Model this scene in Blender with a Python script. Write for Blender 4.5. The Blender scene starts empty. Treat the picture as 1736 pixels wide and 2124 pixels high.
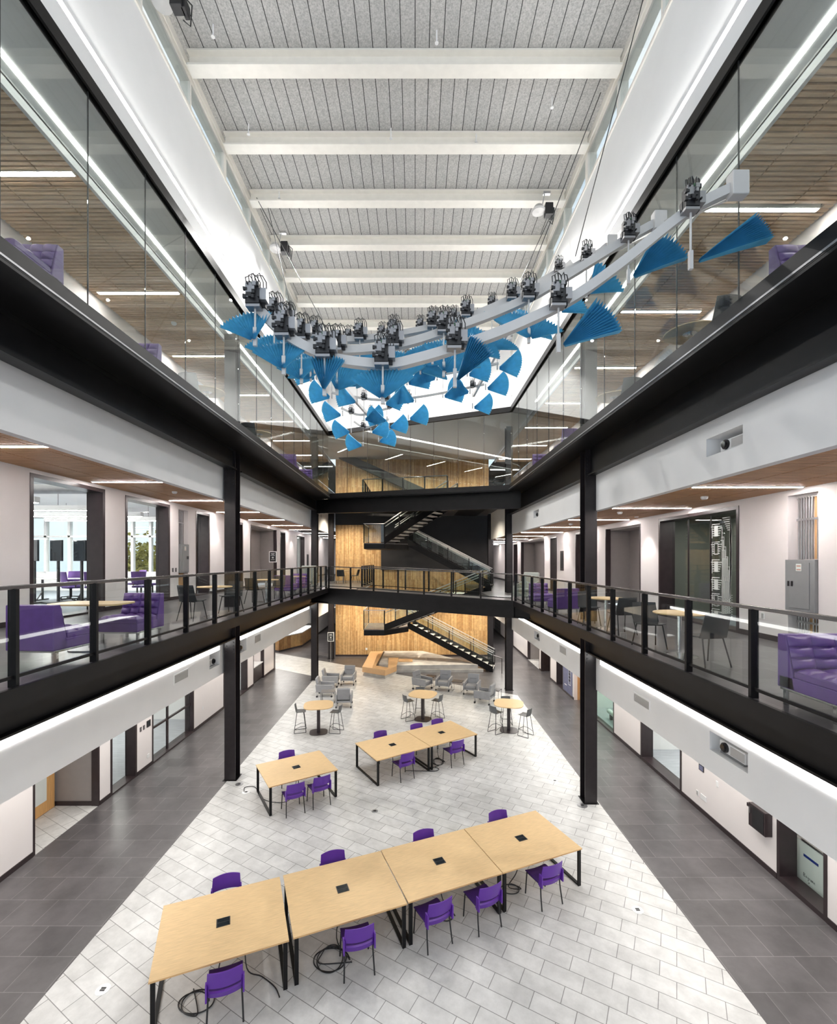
import bpy, bmesh, math, random
from mathutils import Vector, Matrix
RND = random.Random(11)
SC = bpy.context.scene
COL = SC.collection
PI = math.pi

# ------------------------------------------------------------------ materials
def nodes_of(name):
    m = bpy.data.materials.new(name); m.use_nodes = True
    nt = m.node_tree
    return m, nt, nt.nodes['Principled BSDF']

def N(nt, kind, **kw):
    n = nt.nodes.new(kind)
    for k, v in kw.items(): setattr(n, k, v)
    return n

def M(name, col, rough=.5, metal=0., var=.06, scale=6., bump=0., spec=.5, stretch=None):
    m, nt, b = nodes_of(name)
    tc = N(nt, 'ShaderNodeTexCoord'); no = N(nt, 'ShaderNodeTexNoise')
    no.inputs['Scale'].default_value = scale; no.inputs['Detail'].default_value = 4
    src = tc.outputs['Object']
    if stretch:
        mp = N(nt, 'ShaderNodeMapping'); mp.inputs['Scale'].default_value = stretch
        nt.links.new(src, mp.inputs['Vector']); src = mp.outputs['Vector']
    nt.links.new(src, no.inputs['Vector'])
    rp = N(nt, 'ShaderNodeValToRGB')
    rp.color_ramp.elements[0].position = .3; rp.color_ramp.elements[1].position = .7
    lo = [max(0, c*(1-var)) for c in col]; hi = [min(1, c*(1+var)) for c in col]
    rp.color_ramp.elements[0].color = (*lo, 1); rp.color_ramp.elements[1].color = (*hi, 1)
    nt.links.new(no.outputs['Fac'], rp.inputs['Fac'])
    nt.links.new(rp.outputs['Color'], b.inputs['Base Color'])
    b.inputs['Roughness'].default_value = rough; b.inputs['Metallic'].default_value = metal
    b.inputs['Specular IOR Level'].default_value = spec
    if bump:
        bp = N(nt, 'ShaderNodeBump'); bp.inputs['Strength'].default_value = bump; bp.inputs['Distance'].default_value = .01
        nt.links.new(no.outputs['Fac'], bp.inputs['Height']); nt.links.new(bp.outputs['Normal'], b.inputs['Normal'])
    return m

def emit(name, col, s):
    m, nt, b = nodes_of(name)
    b.inputs['Base Color'].default_value = (*col, 1)
    b.inputs['Emission Color'].default_value = (*col, 1); b.inputs['Emission Strength'].default_value = s
    return m

def tiles(name, c1, c2, mortar, w, h, off, rot, msize=.006, rough=.35, axes=None, speck=.12, nscale=3., bias=0., freq=2, spec=.5, bump=0.):
    """running-bond tiles / planks from the brick texture in metres"""
    m, nt, b = nodes_of(name)
    tc = N(nt, 'ShaderNodeTexCoord'); src = tc.outputs['Object']
    if axes:
        sp = N(nt, 'ShaderNodeSeparateXYZ'); cb = N(nt, 'ShaderNodeCombineXYZ')
        nt.links.new(src, sp.inputs[0])
        for i, a in enumerate(axes): nt.links.new(sp.outputs[a], cb.inputs[i])
        src = cb.outputs[0]
    mp = N(nt, 'ShaderNodeMapping'); mp.inputs['Rotation'].default_value = (0, 0, rot)
    nt.links.new(src, mp.inputs['Vector'])
    br = N(nt, 'ShaderNodeTexBrick'); br.offset = off; br.offset_frequency = freq
    for k, v in (('Scale', 1.), ('Mortar Size', msize), ('Mortar Smooth', .1), ('Bias', bias), ('Brick Width', w), ('Row Height', h)):
        br.inputs[k].default_value = v
    br.inputs['Color1'].default_value = (*c1, 1); br.inputs['Color2'].default_value = (*c2, 1); br.inputs['Mortar'].default_value = (*mortar, 1)
    nt.links.new(mp.outputs['Vector'], br.inputs['Vector'])
    no = N(nt, 'ShaderNodeTexNoise'); no.inputs['Scale'].default_value = nscale; no.inputs['Detail'].default_value = 8; no.inputs['Roughness'].default_value = .65
    nt.links.new(mp.outputs['Vector'], no.inputs['Vector'])
    mx = N(nt, 'ShaderNodeMix', data_type='RGBA', blend_type='MULTIPLY'); mx.inputs[0].default_value = 1
    rp = N(nt, 'ShaderNodeValToRGB'); rp.color_ramp.elements[0].position = .3; rp.color_ramp.elements[1].position = .7
    rp.color_ramp.elements[0].color = (1-speck*2, 1-speck*2, 1-speck*2, 1); rp.color_ramp.elements[1].color = (1, 1, 1, 1)
    nt.links.new(no.outputs['Fac'], rp.inputs['Fac'])
    nt.links.new(br.outputs['Color'], mx.inputs[6]); nt.links.new(rp.outputs['Color'], mx.inputs[7])
    nt.links.new(mx.outputs[2], b.inputs['Base Color'])
    b.inputs['Roughness'].default_value = rough; b.inputs['Specular IOR Level'].default_value = spec
    if bump:
        bp = N(nt, 'ShaderNodeBump'); bp.inputs['Strength'].default_value = bump; bp.inputs['Distance'].default_value = .01
        nt.links.new(no.outputs['Fac'], bp.inputs['Height']); nt.links.new(bp.outputs['Normal'], b.inputs['Normal'])
    return m

def glass(name, tint, ior=1.45, rough=.0):
    m = bpy.data.materials.new(name); m.use_nodes = True; nt = m.node_tree
    nt.nodes.remove(nt.nodes['Principled BSDF']); out = nt.nodes['Material Output']
    tr = N(nt, 'ShaderNodeBsdfTransparent'); tr.inputs[0].default_value = (*tint, 1)
    gl = N(nt, 'ShaderNodeBsdfGlossy'); gl.inputs['Roughness'].default_value = rough
    fr = N(nt, 'ShaderNodeFresnel'); ge = N(nt, 'ShaderNodeNewGeometry'); ma = N(nt, 'ShaderNodeMath', operation='MULTIPLY_ADD')
    ma.inputs[1].default_value = 1/ior - ior; ma.inputs[2].default_value = ior      # same reflectance from both sides of the pane
    nt.links.new(ge.outputs['Backfacing'], ma.inputs[0]); nt.links.new(ma.outputs[0], fr.inputs['IOR'])
    mx = N(nt, 'ShaderNodeMixShader')
    nt.links.new(fr.outputs[0], mx.inputs[0]); nt.links.new(tr.outputs[0], mx.inputs[1]); nt.links.new(gl.outputs[0], mx.inputs[2])
    nt.links.new(mx.outputs[0], out.inputs['Surface'])
    return m

def paper(name, col):
    m, nt, b = nodes_of(name)
    tc = N(nt, 'ShaderNodeTexCoord'); no = N(nt, 'ShaderNodeTexNoise'); no.inputs['Scale'].default_value = 9
    nt.links.new(tc.outputs['Object'], no.inputs['Vector'])
    rp = N(nt, 'ShaderNodeValToRGB')
    rp.color_ramp.elements[0].color = (*[c*.8 for c in col], 1); rp.color_ramp.elements[1].color = (*[min(1, c*1.25) for c in col], 1)
    nt.links.new(no.outputs['Fac'], rp.inputs['Fac']); nt.links.new(rp.outputs['Color'], b.inputs['Base Color'])
    b.inputs['Roughness'].default_value = .45
    tl = N(nt, 'ShaderNodeBsdfTranslucent'); nt.links.new(rp.outputs['Color'], tl.inputs['Color'])
    mx = N(nt, 'ShaderNodeMixShader'); mx.inputs[0].default_value = .28
    out = nt.nodes['Material Output']
    nt.links.new(b.outputs[0], mx.inputs[1]); nt.links.new(tl.outputs[0], mx.inputs[2]); nt.links.new(mx.outputs[0], out.inputs['Surface'])
    return m

def fabric_pattern(name):
    m, nt, b = nodes_of(name)
    tc = N(nt, 'ShaderNodeTexCoord'); vo = N(nt, 'ShaderNodeTexVoronoi'); vo.inputs['Scale'].default_value = 14
    nt.links.new(tc.outputs['Object'], vo.inputs['Vector'])
    rp = N(nt, 'ShaderNodeValToRGB'); rp.color_ramp.interpolation = 'CONSTANT'
    rp.color_ramp.elements[0].color = (.02, .02, .025, 1); rp.color_ramp.elements[1].color = (.4, .42, .42, 1); rp.color_ramp.elements[1].position = .4
    nt.links.new(vo.outputs['Distance'], rp.inputs['Fac']); nt.links.new(rp.outputs['Color'], b.inputs['Base Color'])
    b.inputs['Roughness'].default_value = .8
    return m

m_white = M('white_paint', (.80, .80, .80), .6, var=.02, scale=1.5)
m_wall = M('warm_white_paint', (.79, .745, .735), .6, var=.02, scale=1.2)
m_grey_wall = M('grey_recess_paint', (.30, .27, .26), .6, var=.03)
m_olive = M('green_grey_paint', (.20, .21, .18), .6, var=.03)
m_cream = M('cream_steel_paint', (.80, .77, .71), .45, var=.03)
m_black = M('black_steel', (.007, .0065, .007), .38, metal=.0, var=.25, scale=3, spec=.22)
m_column = M('column_paint', (.018, .0145, .016), .32, var=.2, spec=.4)
m_blackwall = M('black_wall_paint', (.016, .015, .017), .6, var=.15, scale=2)
m_brown = M('dark_bronze_frame', (.032, .022, .024), .32, var=.15, spec=.5)
m_dark = M('black_plastic', (.012, .012, .014), .45, var=.2)
m_tabletop = M('maple_laminate', (.74, .52, .28), .38, var=.09, scale=5, stretch=(1.2, 14, 14), spec=.3)
m_edge = M('maple_edge', (.62, .38, .17), .5, var=.05)
m_purple = M('purple_plastic', (.105, .022, .30), .33, var=.05)
m_purplef = M('purple_seat_fabric', (.052, .012, .16), .7, var=.1, scale=30)
m_vinyl = M('purple_vinyl', (.125, .055, .25), .42, var=.1, scale=8)
m_greyv = M('grey_vinyl', (.31, .31, .32), .5, var=.05)
m_shell = M('charcoal_shell', (.028, .030, .033), .42, var=.08)
m_stool = M('grey_shell', (.115, .118, .12), .45, var=.06)
m_chrome = M('brushed_chrome', (.62, .62, .62), .22, metal=1, var=.05)
m_steel = M('grey_steel', (.30, .30, .31), .35, metal=.7, var=.1)
m_galv = M('galvanised_conduit', (.55, .55, .56), .3, metal=.9, var=.1)
m_panel = M('grey_enamel', (.26, .265, .27), .45, var=.03)
m_vent = M('vent_grey', (.45, .44, .43), .5, var=.05)
m_concrete = M('cast_concrete', (.50, .48, .45), .7, var=.2, scale=2.2, bump=.2)
m_oak = M('oak_bench', (.66, .41, .21), .45, var=.2, scale=4, stretch=(1, 18, 18))
m_door = M('maple_door', (.66, .37, .14), .4, var=.12, scale=4, stretch=(10, 10, .8))
m_ply = M('plywood', (.60, .36, .17), .6, var=.2, scale=3, stretch=(6, 6, .7))
m_board = M('white_board', (.72, .76, .73), .25, var=.01)
m_blue = M('blue_marker', (.01, .03, .22), .5)
m_bluewall = M('blue_grey_display_board', (.16, .17, .27), .6, var=.1)
m_sky_frame = M('white_window_frame', (.86, .86, .85), .5, var=.02)
m_carpet = M('grey_blue_carpet', (.20, .22, .25), .95, var=.35, scale=60)
m_flo2 = M('pale_room_floor', (.42, .44, .48), .4, var=.15, scale=2, stretch=(1, 9, 1))
m_paper = paper('blue_pleated_paper', (.095, .42, .65))
m_rib = M('white_rib_paint', (.56, .55, .54), .4, var=.03)
m_pattern = fabric_pattern('patterned_fabric')
m_sage = M('sage_fabric', (.30, .32, .29), .8, var=.1, scale=30)
m_screen = M('dark_screen', (.02, .025, .03), .12, var=.2)
m_lens = M('lens_black', (.006, .006, .008), .08)
m_leaf = M('autumn_leaves', (.34, .30, .06), .7, var=.6, scale=9)
m_wiring = M('circuit_green', (.03, .09, .04), .5, var=.4, scale=40)

m_floor_w = tiles('pale_floor_tile', (.70, .695, .685), (.61, .605, .595), (.24, .235, .23), .61, .305, .38, math.radians(30), .0055, .34, speck=.13, nscale=3.2, spec=.4)
m_floor_d = tiles('dark_floor_tile', (.135, .126, .130), (.098, .091, .095), (.24, .23, .23), .61, .61, .5, 0, .005, .30, speck=.22, nscale=1.3, spec=.5)
m_wood = tiles('vertical_wood_boards', (.80, .53, .25), (.52, .28, .10), (.11, .05, .015), 1.7, .07, .37, 0, .0026, .55, axes=(2, 0, 1), speck=.20, nscale=7, freq=3)
m_wood_y = tiles('reception_wood_boards', (.66, .40, .15), (.40, .19, .06), (.12, .06, .02), 2.4, .16, .37, 0, .003, .5, axes=(2, 0, 1), speck=.22, nscale=4, freq=3)
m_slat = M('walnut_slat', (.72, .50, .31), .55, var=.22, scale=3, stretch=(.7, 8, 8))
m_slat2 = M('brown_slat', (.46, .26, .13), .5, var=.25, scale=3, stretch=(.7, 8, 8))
m_void = M('dark_plenum', (.03, .022, .018), .9)
m_deck = tiles('wood_wool_roof_panel', (.60, .59, .57), (.56, .555, .54), (.06, .06, .06), 40., .27, .5, PI/2, .008, .9, speck=.24, nscale=34, spec=.1)
m_led = emit('led_diffuser', (1, .985, .96), 6.)
m_ledw = emit('led_diffuser_warm', (1, .93, .90), 62.)
m_led2 = emit('soft_led_line', (1, 1, .95), 4.)
m_glass = glass('clear_glass', (.95, .975, .965), 1.32)
m_rail = M('stainless_rail', (.60, .60, .60), .3, metal=.35, var=.04)
m_glass_c = glass('curtain_glass', (.93, .965, .95), 1.55)
m_glass_g = glass('green_tint_glass', (.72, .83, .78), 1.6)

# ------------------------------------------------------------------ mesh builder
class MB:
    def __init__(s): s.v = []; s.f = []; s.mi = []; s.cur = 0
    def quadbox(s, P):
        b = len(s.v); s.v += [Vector(p) for p in P]
        for q in ((0,3,2,1),(4,5,6,7),(0,1,5,4),(1,2,6,5),(2,3,7,6),(3,0,4,7)):
            s.f.append([b+i for i in q]); s.mi.append(s.cur)
        return s
    def box(s, x0, y0, z0, x1, y1, z1):
        if x0 > x1: x0, x1 = x1, x0
        if y0 > y1: y0, y1 = y1, y0
        if z0 > z1: z0, z1 = z1, z0
        return s.quadbox([(x0,y0,z0),(x1,y0,z0),(x1,y1,z0),(x0,y1,z0),(x0,y0,z1),(x1,y0,z1),(x1,y1,z1),(x0,y1,z1)])
    def cbox(s, c, d, rot=None):
        hx, hy, hz = d[0]/2, d[1]/2, d[2]/2
        P = [Vector(p) for p in ((-hx,-hy,-hz),(hx,-hy,-hz),(hx,hy,-hz),(-hx,hy,-hz),(-hx,-hy,hz),(hx,-hy,hz),(hx,hy,hz),(-hx,hy,hz))]
        if rot is not None: P = [rot @ p for p in P]
        return s.quadbox([p + Vector(c) for p in P])
    def run(s, p, q, w, a0, a1, b0=None, b1=None):
        """box along the plan line p->q, width w, heights a0..a1 at p and b0..b1 at q"""
        if b0 is None: b0, b1 = a0, a1
        p = Vector(p[:2]); q = Vector(q[:2]); d = (q-p).normalized(); n = Vector((-d.y, d.x))*w/2
        A, B, C_, D = p-n, q-n, q+n, p+n
        return s.quadbox([(A.x,A.y,a0),(B.x,B.y,b0),(C_.x,C_.y,b0),(D.x,D.y,a0),(A.x,A.y,a1),(B.x,B.y,b1),(C_.x,C_.y,b1),(D.x,D.y,a1)])
    def bar(s, p, q, w, h=None):
        p = Vector(p); q = Vector(q); h = h or w; d = (q-p).normalized()
        u = d.cross(Vector((0,0,1)))
        if u.length < 1e-4: u = Vector((1,0,0))
        u.normalize(); v = u.cross(d).normalized(); u = u*w/2; v = v*h/2
        return s.quadbox([p-u-v, p+u-v, p+u+v, p-u+v, q-u-v, q+u-v, q+u+v, q-u+v])
    def prism(s, poly, z0, z1, ztop=None):
        n = len(poly); b = len(s.v)
        zs0 = z0 if isinstance(z0, (list, tuple)) else [z0]*n
        zs1 = z1 if isinstance(z1, (list, tuple)) else [z1]*n
        s.v += [Vector((x, y, zs0[i])) for i, (x, y) in enumerate(poly)] + [Vector((x, y, zs1[i])) for i, (x, y) in enumerate(poly)]
        s.f.append([b+i for i in reversed(range(n))]); s.f.append([b+n+i for i in range(n)]); s.mi += [s.cur, s.cur]
        for i in range(n):
            j = (i+1) % n; s.f.append([b+i, b+j, b+n+j, b+n+i]); s.mi.append(s.cur)
        return s
    def tube(s, pts, r, n=8, closed=False, caps=True):
        pts = [Vector(p) for p in pts]; b = len(s.v); m = len(pts); up = None
        for i, p in enumerate(pts):
            if closed: d = (pts[(i+1) % m] - pts[i-1])
            else: d = pts[min(i+1, m-1)] - pts[max(i-1, 0)]
            d.normalize()
            if up is None:
                up = Vector((0,0,1)) if abs(d.z) < .9 else Vector((1,0,0))
            u = d.cross(up)
            if u.length < 1e-4: u = d.orthogonal()
            u.normalize(); w = u.cross(d).normalized(); up = w
            rr = r[i] if isinstance(r, (list, tuple)) else r
            for k in range(n):
                a = 2*PI*k/n; s.v.append(p + u*math.cos(a)*rr + w*math.sin(a)*rr)
        for i in range(m if closed else m-1):
            a0 = b+i*n; a1 = b+((i+1) % m)*n
            for k in range(n):
                s.f.append([a0+k, a0+(k+1) % n, a1+(k+1) % n, a1+k]); s.mi.append(s.cur)
        if caps and not closed:
            s.f.append([b+k for k in reversed(range(n))]); s.f.append([b+(m-1)*n+k for k in range(n)]); s.mi += [s.cur]*2
        return s
    def lathe(s, prof, c=(0,0,0), n=24):
        b = len(s.v); m = len(prof); c = Vector(c)
        for r, z in prof:
            for k in range(n):
                a = 2*PI*k/n; s.v.append(c + Vector((r*math.cos(a), r*math.sin(a), z)))
        for i in range(m-1):
            for k in range(n):
                s.f.append([b+i*n+k, b+i*n+(k+1) % n, b+(i+1)*n+(k+1) % n, b+(i+1)*n+k]); s.mi.append(s.cur)
        s.f.append([b+k for k in reversed(range(n))]); s.f.append([b+(m-1)*n+k for k in range(n)]); s.mi += [s.cur]*2
        return s
    def grid(s, fn, nu, nv, thick=None):
        """surface fn(u,v) in 0..1, optionally closed with a thickness vector function"""
        b = len(s.v)
        for j in range(nv+1):
            for i in range(nu+1): s.v.append(Vector(fn(i/nu, j/nv)))
        W = nu+1
        for j in range(nv):
            for i in range(nu):
                s.f.append([b+j*W+i, b+j*W+i+1, b+(j+1)*W+i+1, b+(j+1)*W+i]); s.mi.append(s.cur)
        if thick:
            t = Vector(thick); c = len(s.v)
            for k in range(W*(nv+1)): s.v.append(s.v[b+k] + t)
            for j in range(nv):
                for i in range(nu):
                    s.f.append([c+j*W+i, c+(j+1)*W+i, c+(j+1)*W+i+1, c+j*W+i+1]); s.mi.append(s.cur)
            rim = [i for i in range(W)] + [j*W+nu for j in range(1, nv+1)] + [nv*W+i for i in reversed(range(nu))] + [j*W for j in reversed(range(1, nv))]
            for k in range(len(rim)):
                x, y = rim[k], rim[(k+1) % len(rim)]
                s.f.append([b+y, b+x, c+x, c+y]); s.mi.append(s.cur)
        return s
    def build(s, name, mats, parent=None, world=False, bevel=0., smooth=False, solid=0.):
        me = bpy.data.meshes.new(name)
        vs = s.v; off = Vector((0,0,0))
        if world and parent is not None: off = root_loc(parent)
        elif parent is None:
            xs = [p.x for p in vs]; ys = [p.y for p in vs]
            off = Vector(((min(xs)+max(xs))/2, (min(ys)+max(ys))/2, min(p.z for p in vs))) if s.__dict__.get('recentre') else Vector((0,0,0))
        me.from_pydata([p-off for p in vs], [], s.f)
        if not isinstance(mats, (list, tuple)): mats = [mats]
        for m in mats: me.materials.append(m)
        if len(mats) > 1: me.polygons.foreach_set('material_index', s.mi)
        bm = bmesh.new(); bm.from_mesh(me); bmesh.ops.recalc_face_normals(bm, faces=bm.faces); bm.to_mesh(me); bm.free()
        o = bpy.data.objects.new(name, me); COL.objects.link(o)
        if parent is not None: o.parent = parent
        else: o.location = off
        if solid:
            md = o.modifiers.new('thickness', 'SOLIDIFY'); md.thickness = solid; md.offset = 0
        if bevel:
            md = o.modifiers.new('bevel', 'BEVEL'); md.width = bevel; md.segments = 2; md.limit_method = 'ANGLE'
        if smooth:
            me.polygons.foreach_set('use_smooth', [True]*len(me.polygons))
            if smooth is not True: me.set_sharp_from_angle(angle=smooth)
        return o

def root_loc(o):
    L = Vector((0,0,0))
    while o is not None: L += o.location; o = o.parent
    return L

def mesh_thing(mb): mb.recentre = True; return mb

def tag(o, label, cat, group=None):
    o['label'] = label; o['category'] = cat
    if group: o['group'] = group
    return o

def thing(name, label, cat, loc=(0,0,0), rz=0., group=None):
    o = bpy.data.objects.new(name, None); COL.objects.link(o); o.empty_display_size = .1
    o.location = loc; o.rotation_euler = (0, 0, rz)
    return tag(o, label, cat, group)

def struct(name, mb, mats, parent=None, **kw):
    o = mb.build(name, mats, parent, **kw)
    if parent is None: o['kind'] = 'structure'
    return o

def copy_tree(o, parent=None):
    c = o.copy(); COL.objects.link(c)
    if parent is not None: c.parent = parent
    for ch in list(o.children): copy_tree(ch, c)
    return c

def place(proto, used, loc, rz, label, group=None):
    """first call moves the prototype itself, later calls copy it with its parts"""
    o = proto if not used else copy_tree(proto)
    used.append(1)
    o.location = loc; o.rotation_euler = (0, 0, rz); o['label'] = label
    if group: o['group'] = group
    return o

SM = math.radians(40)
# ------------------------------------------------------------------ levels and lines of the building (metres)
ZL2, ZR2 = 5.04, 4.80          # second-floor galleries, left and right
ZL3, ZR3 = 9.75, 9.50          # third-floor galleries
XGL, XGR = -4.49, 4.05         # glazing lines of the third floor
XRL, XRR = -4.25, 3.87         # slab edges of the second floor
XBL, XBR = -5.60, 4.75         # bulkhead faces
XWL1, XWR1 = -8.25, 7.27       # walls, ground floor
XWL2, XWR2 = -8.30, 7.10
XWL3, XWR3 = -7.90, 7.70
ROOF = 16.22

# ------------------------------------------------------------------ floors
struct('floor', MB().box(-18, -3, -.2, 16, 47, 0), m_floor_d)
struct('floor.001', MB().prism([(-5.45,-3),(4.85,-3),(4.85,21.45),(-16,35.6),(-16,31.9),(-8.25,26.75),(-5.45,24.9)], 0, .004), m_floor_w)
struct('floor.002', MB().prism([(-8.25,9.85),(-8.25,11.78),(-9.35,11.9),(-9.35,9.85)], 0, .005), m_floor_w)
struct('floor.003', MB().prism([(7.27,26.5),(8.4,26.5),(8.4,29.3),(7.27,29.3)], 0, .005), m_floor_w)
def slab(name, poly, z, t=.15):
    n = len(poly); zs = z if isinstance(z, list) else [z]*n
    struct(name, MB().prism(poly, [a-t for a in zs], zs), m_floor_d)
slab('floor_left', [(-8.35,0),(XRL,0),(XRL,22),(-2.75,21.2),(-2.75,30.1),(-8.35,46)], ZL2)
slab('floor_right', [(XRR,0),(7.15,0),(7.15,46),(4.9,46),(4.9,30.1),(XRR,30.1)], ZR2)
slab('floor_bridge', [(XRL+.02,21.99),(XRR,17.7),(XRR,19.55),(-2.75,23.0)], [ZL2+.002,ZR2+.002,ZR2+.002,ZL2+.002])
slab('floor_left.001', [(-8.0,0),(XGL,0),(XGL,23.4),(-2.9,22.6),(-2.9,30.1),(-8.0,46)], ZL3)
slab('floor_right.001', [(XGR,0),(7.75,0),(7.75,46),(4.9,46),(4.9,30.1),(XGR,30.1)], ZR3)
slab('floor_bridge.001', [(XGL,23.39),(XGR,19.1),(XGR,21.0),(-2.9,24.6)], [ZL3+.002,ZR3+.002,ZR3+.002,ZL3+.002])
struct('floor_left.002', MB().box(-8.3, 22.85, ZL2, -6.9, 27.1, ZL2+.004), m_floor_w)

# black edge angles, soffits and cladding of the slabs
tr = 0
def trim(mb, mat, **kw):
    global tr; tr += 1
    return struct('trim_%d' % tr, mb, mat, **kw)
trim(MB().box(XRL, 0, ZL2-.2, XRL+.05, 21.98, ZL2+.015).run((XRL,22),(XRR,17.7),.05,ZL2-.2,ZL2+.015,ZR2-.2,ZR2+.015).box(XRR-.05, 0, ZR2-.2, XRR, 17.7, ZR2+.015), m_black)
trim(MB().box(-5.45, 0, ZL2-.19, XRL+.01, 22, ZL2-.155).box(XRR-.01, 0, ZR2-.19, 4.72, 17.9, ZR2-.155), m_black)
trim(MB().box(-5.5, 0, ZL3-.19, XGL+.12, 23.4, ZL3-.155).box(XGR-.12, 0, ZR3-.19, 4.8, 19.2, ZR3-.155)
     .prism([(XGL,23.3),(XGR,19.0),(XGR,30),(-5.3,30)], [ZL3-.19,ZR3-.19,ZR3-.19,ZL3-.19], [ZL3-.16,ZR3-.16,ZR3-.16,ZL3-.16]), m_black)
trim(MB().box(XGL-.02, 0, ZL3-.15, XGL+.12, 23.35, ZL3+.07).box(XGR-.12, 0, ZR3-.15, XGR+.02, 19.1, ZR3+.07)
     .run((XGL,23.35),(XGR,19.05),.12,ZL3-.15,ZL3+.07,ZR3-.15,ZR3+.07), m_black)
trim(MB().box(XGL+.12, 0, ZL3-.13, XGL+.127, 23.3, ZL3-.105).box(XGR-.127, 0, ZR3-.13, XGR-.12, 19.0, ZR3-.105), m_steel)
trim(MB().prism([(-5.3,22.6),(XRL,22),(XRR,17.9),(4.7,18),(4.7,30),(-5.3,30)], 4.56, 4.6) if False else MB().box(-8.2, 22, ZL2-.2, -2.75, 30.1, ZL2-.16), m_white)

# ------------------------------------------------------------------ walls with openings
def wall(name, X, s, y0, y1, z0, z1, ops, mat, t=.16):
    mb = MB(); y = y0
    for a, b, c, d in sorted(ops):
        if a > y: mb.box(X, y, z0, X+s*t, a, z1)
        if c > z0+.001: mb.box(X, a, z0, X+s*t, b, c)
        if d < z1-.001: mb.box(X, a, d, X+s*t, b, z1)
        y = b
    if y1 > y: mb.box(X, y, z0, X+s*t, y1, z1)
    return struct(name, mb, mat)
win_n = 0
def window(X, s, y0, y1, z0, z1, depth=.26, fw=.07, gx=.2, my=(), mz=(), gl=None, fm=None, sill=0., mw=.03):
    """lined opening: deep dark reveal, panes of glass, optional bars"""
    global win_n; win_n += 1
    f = MB(); a, b = X - s*.012, X + s*depth
    f.box(a, y0, z0, b, y0+fw, z1).box(a, y1-fw, z0, b, y1, z1).box(a, y0+fw, z1-fw, b, y1-fw, z1).box(a, y0+fw, z0, b, y1-fw, z0+max(.05, sill))
    for y in my: f.box(X+s*(gx-.03), y-mw, z0, X+s*(gx+min(.03,mw)), y+mw, z1)
    for z in mz: f.box(X+s*(gx-.03), y0, z-.03, X+s*(gx+.03), y1, z+.03)
    o = struct('window_%d' % win_n, f, fm or m_brown)
    MB().box(X+s*(gx-.006), y0+fw, z0+.05, X+s*(gx+.006), y1-fw, z1-fw).build('pane', gl or m_glass, o)
    return o
rec_n = 0
def recess(X, s, y0, y1, z0, z1, depth, mat, t=.08):
    """five-sided alcove behind an opening"""
    global rec_n; rec_n += 1
    D = X + s*depth
    mb = MB().box(D, y0-t, z0, D+s*t, y1+t, z1).box(X+s*.16, y0-t, z0, D, y0, z1).box(X+s*.16, y1, z0, D, y1+t, z1).box(X+s*.16, y0, z1-.06, D, y1, z1)
    return struct('wall_recess.%03d' % rec_n, mb, mat)
def jambs(X, s, y0, y1, z0, z1, w=.06, d=.17):
    return trim(MB().box(X-s*.01, y0, z0, X+s*d, y0+w, z1).box(X-s*.01, y1-w, z0, X+s*d, y1, z1), m_brown)
bb_n = {}
def baseboard(side, X, s, z, spans):
    mb = MB()
    for a, b in spans: mb.box(X-s*.018, a, z, X, b, z+.11)
    k = bb_n.get(side, 0); bb_n[side] = k+1
    struct('baseboard_' + side + ('' if not k else '.%03d' % k), mb, m_brown)

# --- ground floor, left
wall('wall_left', XWL1, -1, 0, 26.5, 0, 3.3, [(9.78,11.84,0,2.95),(12.27,13.43,0,2.95),(14.21,16.89,0,2.95),(19.5,22.3,0,2.95),(23.1,24.7,0,2.95)], m_wall)
baseboard('left', XWL1, -1, 0, [(0,9.78),(11.84,12.27),(13.43,14.21),(16.89,19.5),(22.3,23.1),(24.7,26.5)])
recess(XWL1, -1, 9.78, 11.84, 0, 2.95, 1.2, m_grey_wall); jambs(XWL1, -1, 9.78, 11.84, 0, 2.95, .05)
baseboard('left', -9.44, -1, 0, [(11.72,11.84)])
trim(MB().box(-9.43, 11.80, 0, -8.41, 11.84, .11), m_brown)
window(XWL1, -1, 12.27, 13.43, .0, 2.95, .3, gx=.26)
window(XWL1, -1, 14.21, 16.89, .0, 2.95, .3, my=(15.3,), mz=(1.05,), gx=.12, fw=.06)
window(XWL1, -1, 19.5, 22.3, 0, 2.95, .3, gx=.26)
recess(XWL1, -1, 23.1, 24.7, 0, 2.95, .65, m_wall); jambs(XWL1, -1, 23.1, 24.75, 0, 2.95)
struct('wall_left.001', MB().box(-8.41, 26.5, 0, -12.5, 26.66, 3.3), m_wall)
trim(MB().box(-8.27, 26.46, 0, -8.23, 26.68, 3.3), m_brown)
wall('wall_left.002', -8.4, -1, 39, 46, 0, 3.3, [], m_wall)
baseboard('left', -8.4, -1, 0, [(39,46)])
struct('wall_left.003', MB().box(-16, 31, 0, -16.2, 46, 4.8), m_white)
# --- rooms behind the ground-floor glass on the left
def room(name, x0, y0, z0, x1, y1, z1, wm, fm, back_open=()):
    t = .1; mb = MB()
    xo = min(x0, x1, key=abs); xf = max(x0, x1, key=abs); sg = 1 if xf > 0 else -1
    mb.box(xf, y0, z0, xf+sg*t, y1, z1).box(xo, y0-t, z0, xf+sg*t, y0, z1).box(xo, y1, z0, xf+sg*t, y1+t, z1).box(xo, y0-t, z1, xf+sg*t, y1+t, z1+t)
    struct(name, mb, wm)
    struct('floor_' + name, MB().box(x0, y0, z0, x1, y1, z0+.012), fm)
room('wall_room', -8.56, 12.2, 0, -12.5, 18.2, 3.2, m_white, m_flo2)
room('wall_room.001', -8.56, 19.4, 0, -12.5, 22.5, 3.2, m_white, m_flo2)
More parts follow.
